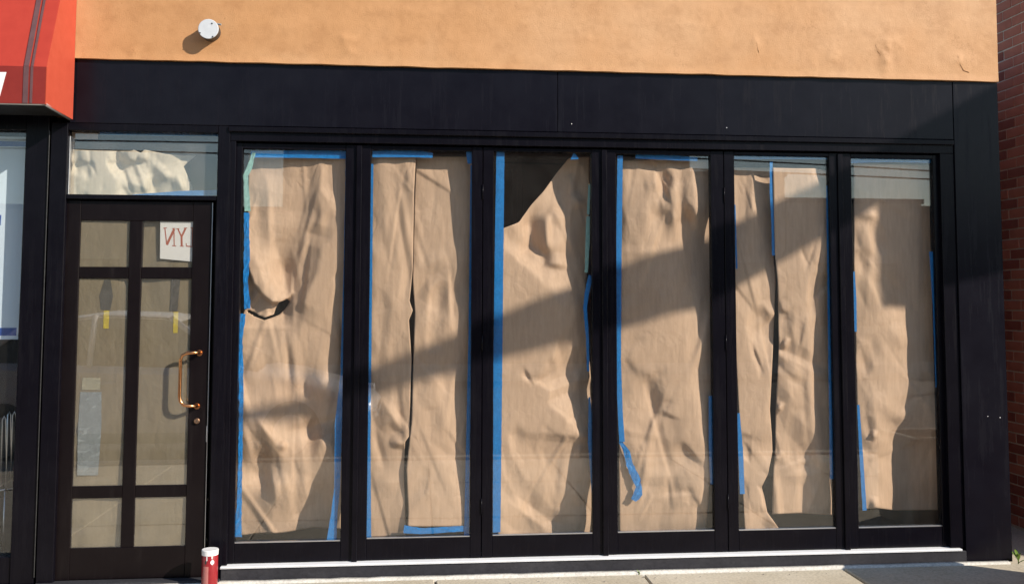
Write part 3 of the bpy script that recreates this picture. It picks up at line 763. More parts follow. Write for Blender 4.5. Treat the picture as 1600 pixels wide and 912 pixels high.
# -- leaf 5
sheet("paper_sheet", "narrow left paper strip of the fifth window leaf, crumpled and curling at its foot",
      [(240, 1143), (520, 1148), (650, 1155), (830, 1164)], [(240, 1205), (400, 1209), (440, 1212), (560, 1207), (600, 1205), (640, 1203), (680, 1206), (705, 1207), (740, 1200), (760, 1190), (775, 1194), (800, 1199), (812, 1208), (832, 1222)],
      [(1140, 262), (1210, 262)], [(1150, 830), (1230, 829)],
      [(1148, 265, .05), (1175, 265, .046), (1203, 265, .046), (1148, 380, .05), (1175, 380, .05), (1207, 380, .05), (1150, 480, .048), (1180, 480, .05), (1195, 490, .075), (1210, 480, .055), (1152, 580, .048), (1180, 580, .048), (1203, 600, .06),
       (1156, 660, .048), (1172, 680, .075), (1190, 680, .05), (1203, 690, .052), (1160, 740, .05), (1175, 755, .055), (1190, 748, .034), (1165, 790, .06), (1180, 780, .05), (1195, 800, .05), (1165, 826, .05), (1195, 822, .06), (1218, 827, .045)],
      [(1168, 270, 1172, 400, .006, 8, 0), (1185, 265, 1190, 380, .006, 8, 0), (1190, 470, 1208, 500, .010, 6, 0), (1160, 660, 1185, 670, .010, 8, .3), (1165, 690, 1175, 740, -.008, 8, 0), (1172, 745, 1198, 752, .016, 5, 0), (1182, 755, 1192, 800, .014, 5, .5), (1196, 800, 1220, 828, .008, 6, .2),
       (1160, 480, 1168, 600, .005, 9, 0)], 51, rnd=14, vert=0.9)
sheet("paper_sheet", "wide right paper strip of the fifth window leaf, ending short of the bottom rail",
      [(240, 1207), (400, 1211), (440, 1215), (540, 1217), (560, 1216), (640, 1212), (700, 1211), (740, 1208), (803, 1206)], [(240, 1301), (805, 1300)],
      [(1200, 262), (1240, 263), (1272, 263), (1301, 268)], [(1200, 803), (1250, 801), (1304, 804)],
      [(1210, 268, .046), (1240, 268, .048), (1271, 268, .05), (1297, 275, .065), (1210, 350, .05), (1250, 350, .05), (1274, 350, .056), (1297, 350, .07), (1212, 440, .05), (1240, 440, .048), (1270, 430, .066), (1298, 440, .10), (1216, 500, .062), (1228, 500, .085), (1250, 500, .055), (1271, 510, .072), (1298, 510, .10),
       (1215, 540, .04), (1240, 560, .05), (1273, 580, .07), (1298, 580, .10), (1212, 660, .045), (1245, 660, .055), (1280, 660, .062), (1300, 660, .09), (1208, 730, .042), (1250, 730, .05), (1286, 720, .050), (1301, 720, .07), (1207, 798, .036), (1250, 798, .036), (1290, 798, .04), (1302, 798, .06)],
      [(1235, 268, 1245, 300, .009, 5, .3), (1255, 268, 1250, 300, .007, 6, 0), (1218, 480, 1234, 478, .014, 5, 0), (1222, 535, 1232, 540, .014, 5, 0), (1232, 485, 1240, 535, .008, 7, 0), (1240, 420, 1252, 480, .006, 8, .2), (1258, 430, 1270, 700, .007, 8, .5), (1262, 490, 1268, 560, .006, 7, 0), (1216, 572, 1255, 590, .006, 6, 0), (1258, 585, 1275, 680, .006, 8, .3),
       (1213, 634, 1222, 640, .010, 5, 0), (1210, 710, 1220, 720, .010, 6, 0), (1220, 745, 1290, 738, .005, 7, 0), (1280, 700, 1290, 740, .008, 6, 0), (1250, 640, 1260, 710, .006, 9, 0), (1275, 770, 1288, 803, -.008, 7, 0), (1215, 590, 1250, 640, .005, 8, 0)], 52, rnd=24, vert=0.85)
# -- leaf 6
sheet("paper_sheet", "brown paper sheet mostly in shadow, inside the rightmost window leaf",
      [(240, 1334), (400, 1334), (500, 1336), (640, 1339), (720, 1346), (797, 1352)], [(240, 1468), (800, 1474)],
      [(1325, 255), (1470, 258)], [(1340, 796), (1370, 793), (1400, 797), (1480, 796)],
      [(1336, 265, .05), (1380, 265, .05), (1455, 265, .06), (1336, 340, .046), (1360, 340, .048), (1385, 340, .07), (1420, 350, .09), (1455, 340, .09), (1338, 440, .048), (1365, 430, .05), (1385, 450, .08), (1420, 440, .10), (1455, 440, .10),
       (1338, 500, .05), (1370, 490, .045), (1400, 500, .07), (1419, 500, .112), (1455, 500, .12), (1340, 570, .05), (1370, 570, .05), (1400, 575, .08), (1420, 570, .114), (1456, 570, .13), (1341, 630, .05), (1370, 640, .055), (1400, 640, .09), (1419, 630, .115), (1456, 640, .14),
       (1345, 680, .055), (1365, 680, .04), (1385, 690, .10), (1397, 690, .178), (1456, 690, .17), (1350, 740, .06), (1370, 740, .06), (1398, 740, .178), (1456, 740, .18), (1354, 793, .05), (1375, 793, .05), (1398, 793, .17), (1460, 793, .18)],
      [(1350, 350, 1362, 400, .009, 6, .2), (1366, 345, 1378, 400, -.010, 6, 0), (1340, 390, 1350, 430, -.008, 6, 0), (1352, 430, 1378, 490, .010, 6, .4), (1360, 520, 1368, 570, -.006, 7, 0), (1395, 505, 1410, 545, .008, 7, 0), (1345, 540, 1355, 590, -.008, 6, 0), (1362, 600, 1372, 680, .006, 7, 0), (1380, 610, 1390, 660, .006, 7, 0),
       (1360, 678, 1372, 682, .012, 4, 0), (1355, 650, 1360, 690, -.007, 6, 0), (1395, 660, 1418, 640, .008, 7, 0), (1400, 480, 1370, 440, .006, 8, 0), (1340, 335, 1378, 338, .006, 4, 0), (1367, 775, 1367, 797, .008, 4, 0)], 61, rnd=20, crumple=0.5)

# ================================================================== tapes
TAPE_GROUP = "strips of masking tape on the shopfront glass"
def tape(label, pts, widths, y, mat='tape', wrinkle=0.0, seed=0, group=TAPE_GROUP, name="tape_strip", cat="tape"):
    """a thin ribbon that follows photograph points at depth y"""
    rng = random.Random(seed)
    P3 = [P(a, b, y) for a, b in pts]
    if not hasattr(widths, '__len__'): widths = [widths] * len(pts)
    # resample
    pos = []; wid = []
    for k in range(len(P3) - 1):
        n = max(1, int((P3[k + 1] - P3[k]).length / 0.02))
        for q in range(n):
            f = q / n; pos.append(P3[k].lerp(P3[k + 1], f)); wid.append(widths[k] * (1 - f) + widths[k + 1] * f)
    pos.append(P3[-1]); wid.append(widths[-1])
    org = pos[0].lerp(pos[-1], 0.5); org.z = min(p.z for p in pos)
    bm = bmesh.new(); rows = []
    for k, p in enumerate(pos):
        d = (pos[min(k + 1, len(pos) - 1)] - pos[max(k - 1, 0)]).normalized()
        s = Vector((d.z, 0, -d.x)); w = wid[k] / 265 / 2
        row = []
        for u in (-1, -0.33, 0.33, 1):
            q = p + s * (w * u)
            if wrinkle: q += Vector((rng.uniform(-1, 1) * wrinkle, -abs(rng.uniform(0, 1.6)) * wrinkle, rng.uniform(-1, 1) * wrinkle))
            if not wrinkle: q += Vector((rng.uniform(-1, 1) * 0.0007, -rng.uniform(0, 1) * 0.0004, rng.uniform(-1, 1) * 0.0007))
            row.append(bm.verts.new(q - org))
        rows.append(row)
    for a, b in zip(rows, rows[1:]):
        for k in range(3): bm.faces.new((a[k], a[k + 1], b[k + 1], b[k]))
    me = bpy.data.meshes.new(name); bm.to_mesh(me); bm.free(); me.materials.append(M[mat])
    o = bpy.data.objects.new(name, me); o.location = org; link(o)
    sol = o.modifiers.new("thickness", 'SOLIDIFY'); sol.thickness = 0.0004; sol.offset = 0
    return tag(o, label, cat, group)
YT = Y_GLASS + 0.0075     # on the inner face of the glass
tape("wide blue tape strip along the top of the leftmost window leaf", [(392, 241), (470, 241), (547, 242)], [10, 12, 13], YT, seed=1, wrinkle=0.0006)
tape("pale green tape piece high at the left edge of the leftmost window leaf", [(397, 238), (390, 262), (384, 275), (387, 330)], [5, 8, 7, 9], YT, 'mint', 0.0016, 2)
tape("crumpled blue tape beside the torn hole in the leftmost window leaf", [(386, 332), (385, 352), (386, 400), (384, 440), (387, 482)], [8, 8, 9, 7, 10], YT + 0.001, 'tape', 0.0026, 3)
tape("long crumpled blue tape down the lower left edge of the leftmost window leaf", [(380, 490), (376, 530), (377, 600), (376, 700), (374, 790), (371, 838)], [8, 6, 7, 6, 7, 13], YT, 'tape', 0.0018, 4)
tape("thin blue tape on the upper right edge of the leftmost window leaf", [(543, 250), (540, 420), (535, 575)], [6, 6, 6], YT, seed=5)
tape("blue tape widening toward the bottom right corner of the leftmost window leaf", [(536, 575), (529, 660), (527, 760), (522, 805), (518, 844)], [6, 11, 9, 10, 15], YT, seed=6, wrinkle=0.001)
tape("blue tape along the top edge of the second window leaf", [(582, 241), (650, 240), (676, 243)], [10, 12, 8], YT, seed=7, wrinkle=0.0006)
tape("short blue tape piece at the top right corner of the second window leaf", [(734, 237), (735, 256)], [12, 9], YT, seed=8)
tape("thin blue tape down the left edge of the second window leaf", [(581, 256), (578, 540), (576, 700), (576, 838)], [5, 5, 6, 8], YT, seed=9)
tape("blue tape down the right edge of the second window leaf", [(738, 258), (735, 520), (731, 700), (729, 836)], [6, 6, 6, 8], YT, seed=10)
tape("blue tape along the bottom right of the second window leaf", [(631, 826), (660, 829), (725, 825)], [12, 9, 9], YT, seed=11, wrinkle=0.001)
tape("broad straight blue tape down the left side of the third window leaf", [(782, 237), (780, 380), (778, 560), (777, 700), (776, 831)], [13, 14, 14, 13, 12], YT, seed=12)
tape("small blue tape tip at the top of the sagging sheet in the third window leaf", [(897, 240), (898, 249)], [3, 14], YT, seed=13)
tape("pale green tape stub high on the right edge of the third window leaf", [(921, 288), (919, 335)], [4, 4], YT, 'mint', seed=14)
tape("pale green tape below the stub on the right edge of the third window leaf", [(919, 338), (918, 380), (916, 426)], [6, 7, 5], YT, 'mint', seed=15)
tape("bent blue tape at mid height on the right edge of the third window leaf", [(923, 430), (917, 458), (914, 480), (918, 530), (919, 580)], [7, 7, 6, 5, 4], YT, seed=16, wrinkle=0.0008)
tape("blue tape low on the right edge of the third window leaf", [(921, 620), (923, 690), (926, 770)], [3, 9, 3], YT, seed=17)
tape("straight blue tape down the left side of the fourth window leaf", [(969, 243), (967, 400), (966, 560), (969, 640), (972, 690)], [9, 9, 9, 8, 9], YT, seed=18)
tape("loose twisted end of blue tape dangling in the fourth window leaf", [(969, 688), (979, 706), (984, 726), (993, 745), (998, 760), (997, 770), (990, 781)], [6, 10, 11, 13, 9, 14, 9], YT - 0.002 + 0.010, 'tape', 0.0035, 19)
tape("blue tape along the top edge of the fourth window leaf", [(993, 244), (1050, 246), (1090, 249)], [8, 9, 5], YT, seed=20)
tape("blue tape low on the right edge of the fourth window leaf", [(1110, 618), (1111, 690), (1112, 756)], [6, 8, 5], YT, seed=21)
tape("blue tape along the top edge of the fifth window leaf", [(1147, 245), (1215, 246), (1293, 248)], [7, 6, 3], YT, seed=22)
tape("blue tape running down the middle of the fifth window leaf", [(1205, 253), (1205, 300), (1208, 350), (1209, 399)], [5, 5, 6, 6], YT + 0.008, seed=23)
tape("thin blue tape high on the left edge of the fifth window leaf", [(1148, 320), (1151, 420)], [2.5, 3], YT, seed=24)
tape("blue tape low on the left edge of the fifth window leaf", [(1154, 645), (1157, 700), (1160, 771)], [4, 8, 8], YT, seed=25)
tape("long thin blue tape down the right edge of the fifth window leaf", [(1293, 290), (1296, 500), (1300, 748)], [5, 6, 7], YT, seed=26)
tape("blue tape along the top edge of the rightmost window leaf", [(1330, 251), (1390, 250), (1458, 252)], [8, 7, 6], YT, seed=27)
tape("blue tape at mid height on the left edge of the rightmost window leaf", [(1334, 424), (1336, 470), (1337, 518)], [4, 5, 4], YT, seed=28)
tape("blue tape slanting down the lower left edge of the rightmost window leaf", [(1341, 632), (1345, 700), (1351, 797)], [4, 6, 7], YT, seed=29)
tape("blue tape on the right edge of the rightmost window leaf", [(1455, 393), (1461, 480), (1464, 605)], [7, 8, 5], YT, seed=30)

# ================================================================== entrance door, transom, frame posts
DY = 0.05                                               # door leaf front
dl = 0.5 * (PX(99, 318, DY) + PX(83, 890, DY)); dr = 0.5 * (PX(333, 318, DY) + PX(317, 890, DY))
dz1 = PZ(215, 314, DY); dz0 = 0.02
pc = 0.5 * (dl + dr)
door = thing("entrance_door", (pc, DY, dz0), "dark six pane entrance door with copper pull handle", "door")
cols = [((127, 108), (204, 186)), ((224, 207), (303, 287))]
dx = [0.5 * (PX(a, 346, DY) + PX(b, 853, DY)) for a, b in (cols[0][0], cols[0][1], cols[1][0], cols[1][1])]
dzs = [PZ(215, v, DY) for v in (345, 417, 435, 758, 777, 854)]
b0, b1 = DY, DY + 0.045
box("stile", dl, dx[0], b0, b1, dz0, dz1, 'door', door, 0.003)
box("stile", dx[3], dr, b0, b1, dz0, dz1, 'door', door, 0.003)
box("mullion", dx[1], dx[2], b0 + 0.002, b1 - 0.002, dzs[5] - 0.001, dzs[0] + 0.001, 'door', door, 0.004)
for za, zb in ((dzs[0], dz1 - 0.001), (dzs[2], dzs[1]), (dzs[4], dzs[3]), (dz0 + 0.001, dzs[5])):
    if za > dzs[0] - 0.01 or zb < dzs[5] + 0.01:
        box("rail", dx[0] - 0.001, dx[3] + 0.001, b0 + 0.001, b1 - 0.001, za, zb, 'door', door, 0.003)
    else:
        for xa, xb in ((dx[0] - 0.001, dx[1] + 0.001), (dx[2] - 0.001, dx[3] + 0.001)):
            box("rail", xa, xb, b0 + 0.003, b1 - 0.003, za, zb, 'door', door, 0.003)
for ca in (0, 2):
    for za, zb in ((dzs[1], dzs[0]), (dzs[3], dzs[2]), (dzs[5], dzs[4])):
        box("pane", dx[ca] - 0.005, dx[ca + 1] + 0.005, b0 + 0.008, b0 + 0.012, za - 0.005, zb + 0.005, 'glass_door', door, 0)
# weather strip along the meeting edge, bottom kick
box("edge_strip", dr + 0.0005, dr + 0.004, b0 - 0.001, b0 + 0.02, dz0 + 0.02, dz1 - 0.004, 'steel', door, 0.0005)
# copper pull handle
hp = [(311, 551, -0.0), (296, 551, -0.075), (284, 556, -0.075), (281, 566, -0.075), (281, 590, -0.075), (280, 612, -0.075), (281, 625, -0.075), (287, 632, -0.075), (296, 633, -0.075), (308, 634, -0.0)]
hy = DY - 0.055
pts = [P(312, 551, DY + 0.002), P(311, 551, DY - 0.03), P(304, 550.5, hy), P(292, 551.5, hy), P(284.5, 555, hy), P(282, 562, hy), P(281.5, 590, hy), P(280.5, 618, hy), P(282, 627, hy), P(287, 632.5, hy), P(298, 634, hy), P(307, 634, DY - 0.03), P(308, 634, DY + 0.002)]
hd = tube("pull_handle", pts, 0.0095, 'copper', door, 14)
hd["label"] = "copper pull handle"
for (px, py) in ((312, 551), (308, 634)):
    p = P(px, py, DY); bm = bmesh.new(); tube_into(bm, [(p.x, DY - 0.004, p.z), (p.x, DY - 0.0002, p.z)], 0.018, 16); arc_smooth(finish("rose", bm, 'copper', hd))
p = P(308, 657, DY); bm = bmesh.new(); tube_into(bm, [(p.x, DY - 0.014, p.z), (p.x, DY - 0.010, p.z), (p.x, DY - 0.0002, p.z)], [0.013, 0.0165, 0.0165], 20)
lk = arc_smooth(finish("lock_cylinder", bm, 'brass', door))
box("keyhole", p.x - 0.0015, p.x + 0.0015, DY - 0.0145, DY - 0.0142, p.z - 0.006, p.z + 0.006, 'screw', lk, 0)
for pa, pb in (((98, 350), (97, 382)), ((80, 798), (78, 822))):
    a = P(*pa, DY - 0.01); b = P(*pb, DY - 0.01)
    bm = bmesh.new(); tube_into(bm, [(dl - 0.004, DY - 0.006, b.z), (dl - 0.004, DY - 0.006, a.z)], 0.005, 10); finish("hinge", bm, 'steel', door, True)
a = P(322, 665, DY); b = P(321, 690, DY)
box("strike_plate", dr - 0.004, dr + 0.001, DY - 0.002, DY - 0.0003, b.z, a.z, 'steel', door, 0.0005)

# doorway frame with transom light
fp = thing("doorway_frame", (pc, 0.03, 0), "dark painted doorway frame with a transom light above the entrance door", "door frame")
tl, tr_, tz0, tz1 = rect((107, 104), (206, 208), (349, 345), (306, 305), 0.05)
pl0 = 0.5 * (PX(80, 205, 0.02) + PX(56, 890, 0.02)); pl1 = 0.5 * (PX(106, 210, 0.02) + PX(83, 890, 0.02))
head_top = ZFB - 0.001
box("post", pl0, pl1, 0.019, 0.15, 0.0, head_top, 'black', fp, 0.003)
box("post", dr + 0.030, XF0 - 0.001, 0.019, 0.15, 0.0, head_top, 'black', fp, 0.003)
box("head", pl1, dr + 0.03, 0.020, 0.15, tz1, head_top, 'black', fp, 0.003)
box("transom_bar", pl1, dr + 0.03, 0.022, 0.15, dz1 + 0.006, tz0, 'black', fp, 0.003)
box("door_stop", dr + 0.006, dr + 0.0295, 0.10, 0.15, 0.02, dz1 + 0.005, 'rubber', fp, 0.002)
box("edge_trim", pl0 - 0.008, pl0 - 0.005, 0.012, 0.018, 0.05, head_top - 0.05, 'screw', fp, 0.0008)
box("transom_pane", pl1 - 0.004, dr + 0.034, 0.078, 0.083, tz0 - 0.004, tz1 + 0.004, 'glass_transom', fp, 0)
box("transom_bead", pl1 + 0.0005, pl1 + 0.006, 0.045, 0.077, tz0 + 0.001, tz1 - 0.03, 'steel', fp, 0.001)
box("doorstep", pl0, XF0, -0.02, 0.3, -0.05, 0.018, 'plinth', fp, 0.004)

sheet("paper_sheet", "short crumpled pale brown paper in the transom light above the door",
      [(200, 106), (310, 104)], [(220, 312), (243, 306), (260, 287), (272, 292), (290, 300), (310, 304)],
      [(100, 233), (140, 235), (180, 236), (205, 236), (209, 234), (220, 239), (226, 234), (260, 241), (290, 243), (320, 243)],
      [(100, 305), (180, 308), (200, 307), (320, 301)],
      [(110, 237, .06), (150, 245, .05), (180, 245, .07), (200, 250, .085), (207, 245, .045), (214, 250, .075), (224, 240, .04), (250, 255, .05), (285, 246, .07), (110, 270, .05), (130, 260, .08), (155, 270, .075), (170, 265, .04), (178, 290, .042), (195, 270, .08), (215, 270, .075), (235, 280, .07), (250, 280, .055), (275, 275, .05), (288, 265, .08),
       (110, 300, .045), (145, 298, .05), (178, 304, .04), (210, 295, .05), (240, 297, .075), (262, 296, .06), (284, 296, .04), (296, 300, .05)],
      [(160, 250, 178, 300, .014, 6, .3), (205, 236, 203, 262, .014, 4, 0), (224, 236, 222, 255, .014, 4, 0), (228, 245, 268, 285, .010, 7, .3), (277, 272, 286, 298, .014, 5, .3), (115, 268, 135, 290, .010, 6, 0), (190, 280, 240, 298, .010, 6, 0), (240, 270, 262, 290, -.008, 6, 0), (120, 295, 160, 303, .008, 4, 0)], 71,
      mat='kraft_pale', rnd=22, group=None, step=2.4, vert=0.4, crumple=1.2)
tape("blue tape wedge along the bottom right of the transom light", [(207, 305), (280, 302), (347, 301)], [2, 7, 9], 0.0845, seed=40)
tape("blue tape along the top of the transom light", [(156, 208), (250, 209), (348, 211)], [6, 7, 5], 0.0845, seed=41)
tape("brown tape piece at the top left corner of the transom light", [(108, 212), (153, 213)], [11, 9], 0.0845, 'kraft', seed=42)

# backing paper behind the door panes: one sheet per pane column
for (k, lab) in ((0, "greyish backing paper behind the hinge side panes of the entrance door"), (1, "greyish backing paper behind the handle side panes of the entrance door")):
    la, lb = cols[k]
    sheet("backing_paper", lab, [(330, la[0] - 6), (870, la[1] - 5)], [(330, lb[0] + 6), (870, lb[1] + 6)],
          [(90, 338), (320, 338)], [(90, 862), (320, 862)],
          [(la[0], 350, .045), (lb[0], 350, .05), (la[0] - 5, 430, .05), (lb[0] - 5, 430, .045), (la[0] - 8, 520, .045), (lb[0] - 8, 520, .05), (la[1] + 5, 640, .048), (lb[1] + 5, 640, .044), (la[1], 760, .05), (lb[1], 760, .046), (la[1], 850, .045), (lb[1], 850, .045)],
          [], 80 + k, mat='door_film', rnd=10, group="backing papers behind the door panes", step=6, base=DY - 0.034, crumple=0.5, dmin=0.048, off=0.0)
# flat colour marks on the door glass; grey ones are painted dark gaps
YD = DY + 0.0125
tape("dark grey tape slip in the upper middle of the hinge side door pane", [(168, 437), (166, 462), (165, 484)], [9, 20, 14], YD, 'grey_tape', seed=50, group="tape slips on the door glass")
tape("dark grey tape slip in the upper middle of the handle side door pane", [(275, 435), (273, 460), (271, 486)], [13, 12, 12], YD, 'grey_tape', seed=51, group="tape slips on the door glass")
tape("small yellow tape slip in the hinge side door pane", [(166.5, 485), (165.5, 513)], [8, 8], YD, 'yellow', seed=52, group="tape slips on the door glass")
tape("small yellow tape slip in the handle side door pane", [(275, 487), (274, 520)], [7, 7], YD, 'yellow', seed=53, group="tape slips on the door glass")

M['slip'] = mat_tape("pale_blue_slip", (0.245, 0.265, 0.265))  # reflection of a pale column painted as a flat strip
M['slip_top'] = mat_tape("cream_slip", (0.34, 0.31, 0.22))  # cream top of the same painted reflection
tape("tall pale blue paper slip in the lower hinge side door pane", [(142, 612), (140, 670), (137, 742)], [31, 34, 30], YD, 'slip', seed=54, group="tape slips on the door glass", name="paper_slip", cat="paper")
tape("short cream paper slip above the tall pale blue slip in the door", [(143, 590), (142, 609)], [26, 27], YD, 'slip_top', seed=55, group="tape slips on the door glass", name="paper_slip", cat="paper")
# mirrored paper sign in the upper right door pane
sg0 = P(276, 376, YD)
sign = thing("paper_sign", (sg0.x, YD, P(276, 405, YD).z), "white paper sign with reversed red letters LYN in the upper right door pane", "sign")
q = [P(a, b, YD) for a, b in ((250.5, 344), (305, 343), (304, 409), (250, 404))]
prism("sign_sheet", [(p.x, p.z) for p in q], YD, YD + 0.0006, 'white_paper', sign)
def letter(strokes):
    bm = bmesh.new(); yy = YD - 0.0005
    for k, (pts, w) in enumerate(strokes):
        for (a, b) in zip(pts, pts[1:]):
            pa = P(80 + a[0] / 3.04, 320 + a[1] / 3.04, yy); pb = P(80 + b[0] / 3.04, 320 + b[1] / 3.04, yy)
            d = (pb - pa); d.y = 0; n = Vector((d.z, 0, -d.x)).normalized() * (w / 3.04 / 265 / 2)
            y2 = yy + 0.00005 * k
            bm.faces.new([bm.verts.new((v.x, y2, v.z)) for v in (pa + n, pb + n, pb - n, pa - n)])
    finish("letter", bm, 'red_ink', sign)
letter([([(540, 112), (549, 190)], 5), ([(549, 190), (584, 116)], 11), ([(583, 113), (584, 193)], 5), ([(532, 111), (550, 109)], 4), ([(574, 194), (594, 196)], 4), ([(574, 113), (590, 112)], 4)])
letter([([(602, 114), (619, 152)], 6), ([(638, 112), (619, 152)], 9), ([(619, 150), (620, 196)], 9), ([(594, 114), (609, 113)], 4), ([(630, 111), (646, 110)], 4), ([(611, 196), (630, 197)], 4)])
letter([([(672, 110), (672, 198)], 9), ([(641, 196), (680, 199)], 5), ([(641, 182), (642, 197)], 4), ([(662, 109), (682, 108)], 4)])

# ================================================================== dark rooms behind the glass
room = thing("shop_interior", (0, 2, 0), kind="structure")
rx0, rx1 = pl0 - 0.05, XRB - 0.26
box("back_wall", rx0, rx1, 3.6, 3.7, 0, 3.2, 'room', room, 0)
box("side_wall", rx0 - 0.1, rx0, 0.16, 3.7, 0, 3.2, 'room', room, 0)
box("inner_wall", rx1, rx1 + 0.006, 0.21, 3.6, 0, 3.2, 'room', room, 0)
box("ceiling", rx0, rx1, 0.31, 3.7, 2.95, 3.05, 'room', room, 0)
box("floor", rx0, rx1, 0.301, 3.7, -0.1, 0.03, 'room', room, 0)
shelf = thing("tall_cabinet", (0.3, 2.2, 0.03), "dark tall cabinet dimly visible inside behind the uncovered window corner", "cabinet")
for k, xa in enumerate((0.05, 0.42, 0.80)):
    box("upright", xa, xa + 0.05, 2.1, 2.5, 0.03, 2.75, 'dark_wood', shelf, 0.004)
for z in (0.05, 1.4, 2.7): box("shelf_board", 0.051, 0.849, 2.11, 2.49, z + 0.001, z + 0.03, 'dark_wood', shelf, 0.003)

# ================================================================== neighbouring shop on the left
ns = thing("neighbour_shopfront", (-4.5, 0.05, 0), "dark neighbouring shopfront under the red awning at the far left", "shopfront")
nx1 = pl0 - 0.012
wx1 = 0.5 * (PX(44, 210, 0.06) + PX(20, 890, 0.06))
box("post", wx1, nx1 - 0.001, 0.022, 0.16, 0.0, ZFB + 0.05, 'black', ns, 0.003)
box("window_head", -9, wx1 - 0.0005, 0.03, 0.16, PZ(20, 203, 0.03), ZFB + 0.05, 'black', ns, 0.003)
box("bottom_rail", -9, wx1 - 0.0005, 0.03, 0.16, 0.0, 0.16, 'black', ns, 0.003)
box("window_pane", -9, wx1 + 0.004, 0.08, 0.086, 0.16 - 0.004, PZ(20, 203, 0.03) + 0.004, 'glass', ns, 0)
box("upper_wall", -9, XL - 0.021, 0.02, 0.16, ZFB + 0.051, 4.29, 'stucco', ns, 0)
box("back_wall", -9, rx0 - 0.11, 2.4, 2.5, 0, 3.2, 'room', ns, 0)
box("room_ceiling", -9, rx0 - 0.11, 0.17, 2.4, 3.0, 3.1, 'room', ns, 0)
box("room_floor", -9, rx0 - 0.11, 0.17, 2.4, -0.1, 0.02, 'room', ns, 0)
po_y = 0.12
pr = PX(42, 300, po_y)
px_, pz1, pz0 = PX(27, 520, po_y), PZ(20, 214, po_y), PZ(20, 530, po_y)
pst = thing("window_poster", (pr - 0.4, po_y, pz0), "pale blue poster with dark blue bands in the left shop window", "poster")
prism("poster_sheet", [(pr - 0.9, pz0), (PX(28, 530, po_y), pz0), (PX(42, 214, po_y), pz1), (pr - 0.9, pz1)], po_y, po_y + 0.004, 'poster', pst)
za, zb = PZ(20, 221, po_y), PZ(20, 229, po_y)
prism("print_band", [(pr - 0.89, zb), (PX(40, 229, po_y), zb), (PX(40.5, 221, po_y), za), (pr - 0.89, za)], po_y - 0.0015, po_y - 0.0003, 'poster_blue', pst)
za, zb = PZ(20, 512, po_y), PZ(20, 524, po_y)
prism("print_band", [(pr - 0.89, zb), (PX(25.5, 524, po_y), zb), (PX(26, 512, po_y), za), (pr - 0.89, za)], po_y - 0.0015, po_y - 0.0003, 'poster_blue', pst)
za, zb = PZ(0, 336, po_y), PZ(0, 352, po_y)
prism("print_mark", [(PX(-14, 352, po_y), zb), (PX(1, 350, po_y), zb), (PX(2, 338, po_y), za), (PX(-12, 336, po_y), za)], po_y - 0.0015, po_y - 0.0003, 'poster_blue', pst)
# wire rack low in that window
wr = thing("wire_rack", (PX(5, 700, 0.35), 0.35, 0.02), "bent metal wire rack low in the dark left shop window", "rack")
for k, (xa, ya, yb) in enumerate(((4, 655, 760), (12, 648, 770), (20, 648, 745), (-6, 660, 780))):
    p0 = P(xa - 3, yb, 0.35); p1 = P(xa, ya, 0.35); p2 = P(xa + 5, ya, 0.35); p3 = P(xa + 6, yb - 20, 0.36)
    tube("wire", [p0, p1, p1.lerp(p2, 0.5) + Vector((0, 0, 0.02)), p2, p3], 0.004, 'steel', wr, 8)
tube("crossbar", [P(-30, 770, 0.36), P(24, 762, 0.36)], 0.005, 'steel', wr, 8)
for xa in (-18, 8): tube("leg", [P(xa, 764, 0.365), Vector((P(xa, 764, 0.365).x, 0.365, 0.02))], 0.005, 'steel', wr, 8)

# ---- red awning
AY = -0.36
aw = thing("red_awning", (XL - 1.0, 0, ZFB), "red fabric awning with grey double stripe over the left shop", "awning")
ax1 = PX(113, 187, 0.0)
azb = PZ(112, 187, 0.0); axf = 0.5 * (PX(71, 163, AY) + PX(72, 105, AY))
afb = PZ(71, 163, AY); afv = PZ(72, 105, AY)
atop = afv + 1.05
axL = -9.0
def quad(name, pts, mat, parent, th=0.003):
    bm = bmesh.new(); bm.faces.new([bm.verts.new(p) for p in pts])
    o = finish(name, bm, mat, parent)
    s = o.modifiers.new("thickness", 'SOLIDIFY'); s.thickness = th; s.offset = 0
    return o
axt = ax1
quad("slope_panel", [(axL, AY, afv), (axf, AY, afv), (axt, -0.004, atop), (axL, -0.004, atop)], 'red_fabric', aw)
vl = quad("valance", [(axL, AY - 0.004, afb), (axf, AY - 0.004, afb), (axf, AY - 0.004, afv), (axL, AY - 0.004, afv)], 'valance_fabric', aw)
bm = bmesh.new()
vs = [bm.verts.new(v) for v in ((axf + 0.001, AY, afb), (ax1 + 0.002, -0.003, azb), (axt + 0.002, -0.003, atop), (axf + 0.001, AY, afv))]
bm.faces.new(vs)
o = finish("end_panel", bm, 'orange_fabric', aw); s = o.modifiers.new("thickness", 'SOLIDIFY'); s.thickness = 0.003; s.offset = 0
tube("frame_bar", [(axL, AY + 0.012, afb + 0.006), (axf - 0.005, AY + 0.012, afb + 0.006)], 0.011, 'grey_paint', aw, 10)
tube("frame_bar", [(axf - 0.006, AY + 0.012, afb + 0.004), (ax1 - 0.01, -0.01, azb + 0.004)], 0.010, 'grey_paint', aw, 10)
quad("soffit", [(axL, AY + 0.02, afb + 0.02), (axf - 0.01, AY + 0.02, afb + 0.02), (ax1 - 0.015, -0.006, azb + 0.02), (axL, -0.006, azb + 0.02)], 'rubber', aw)
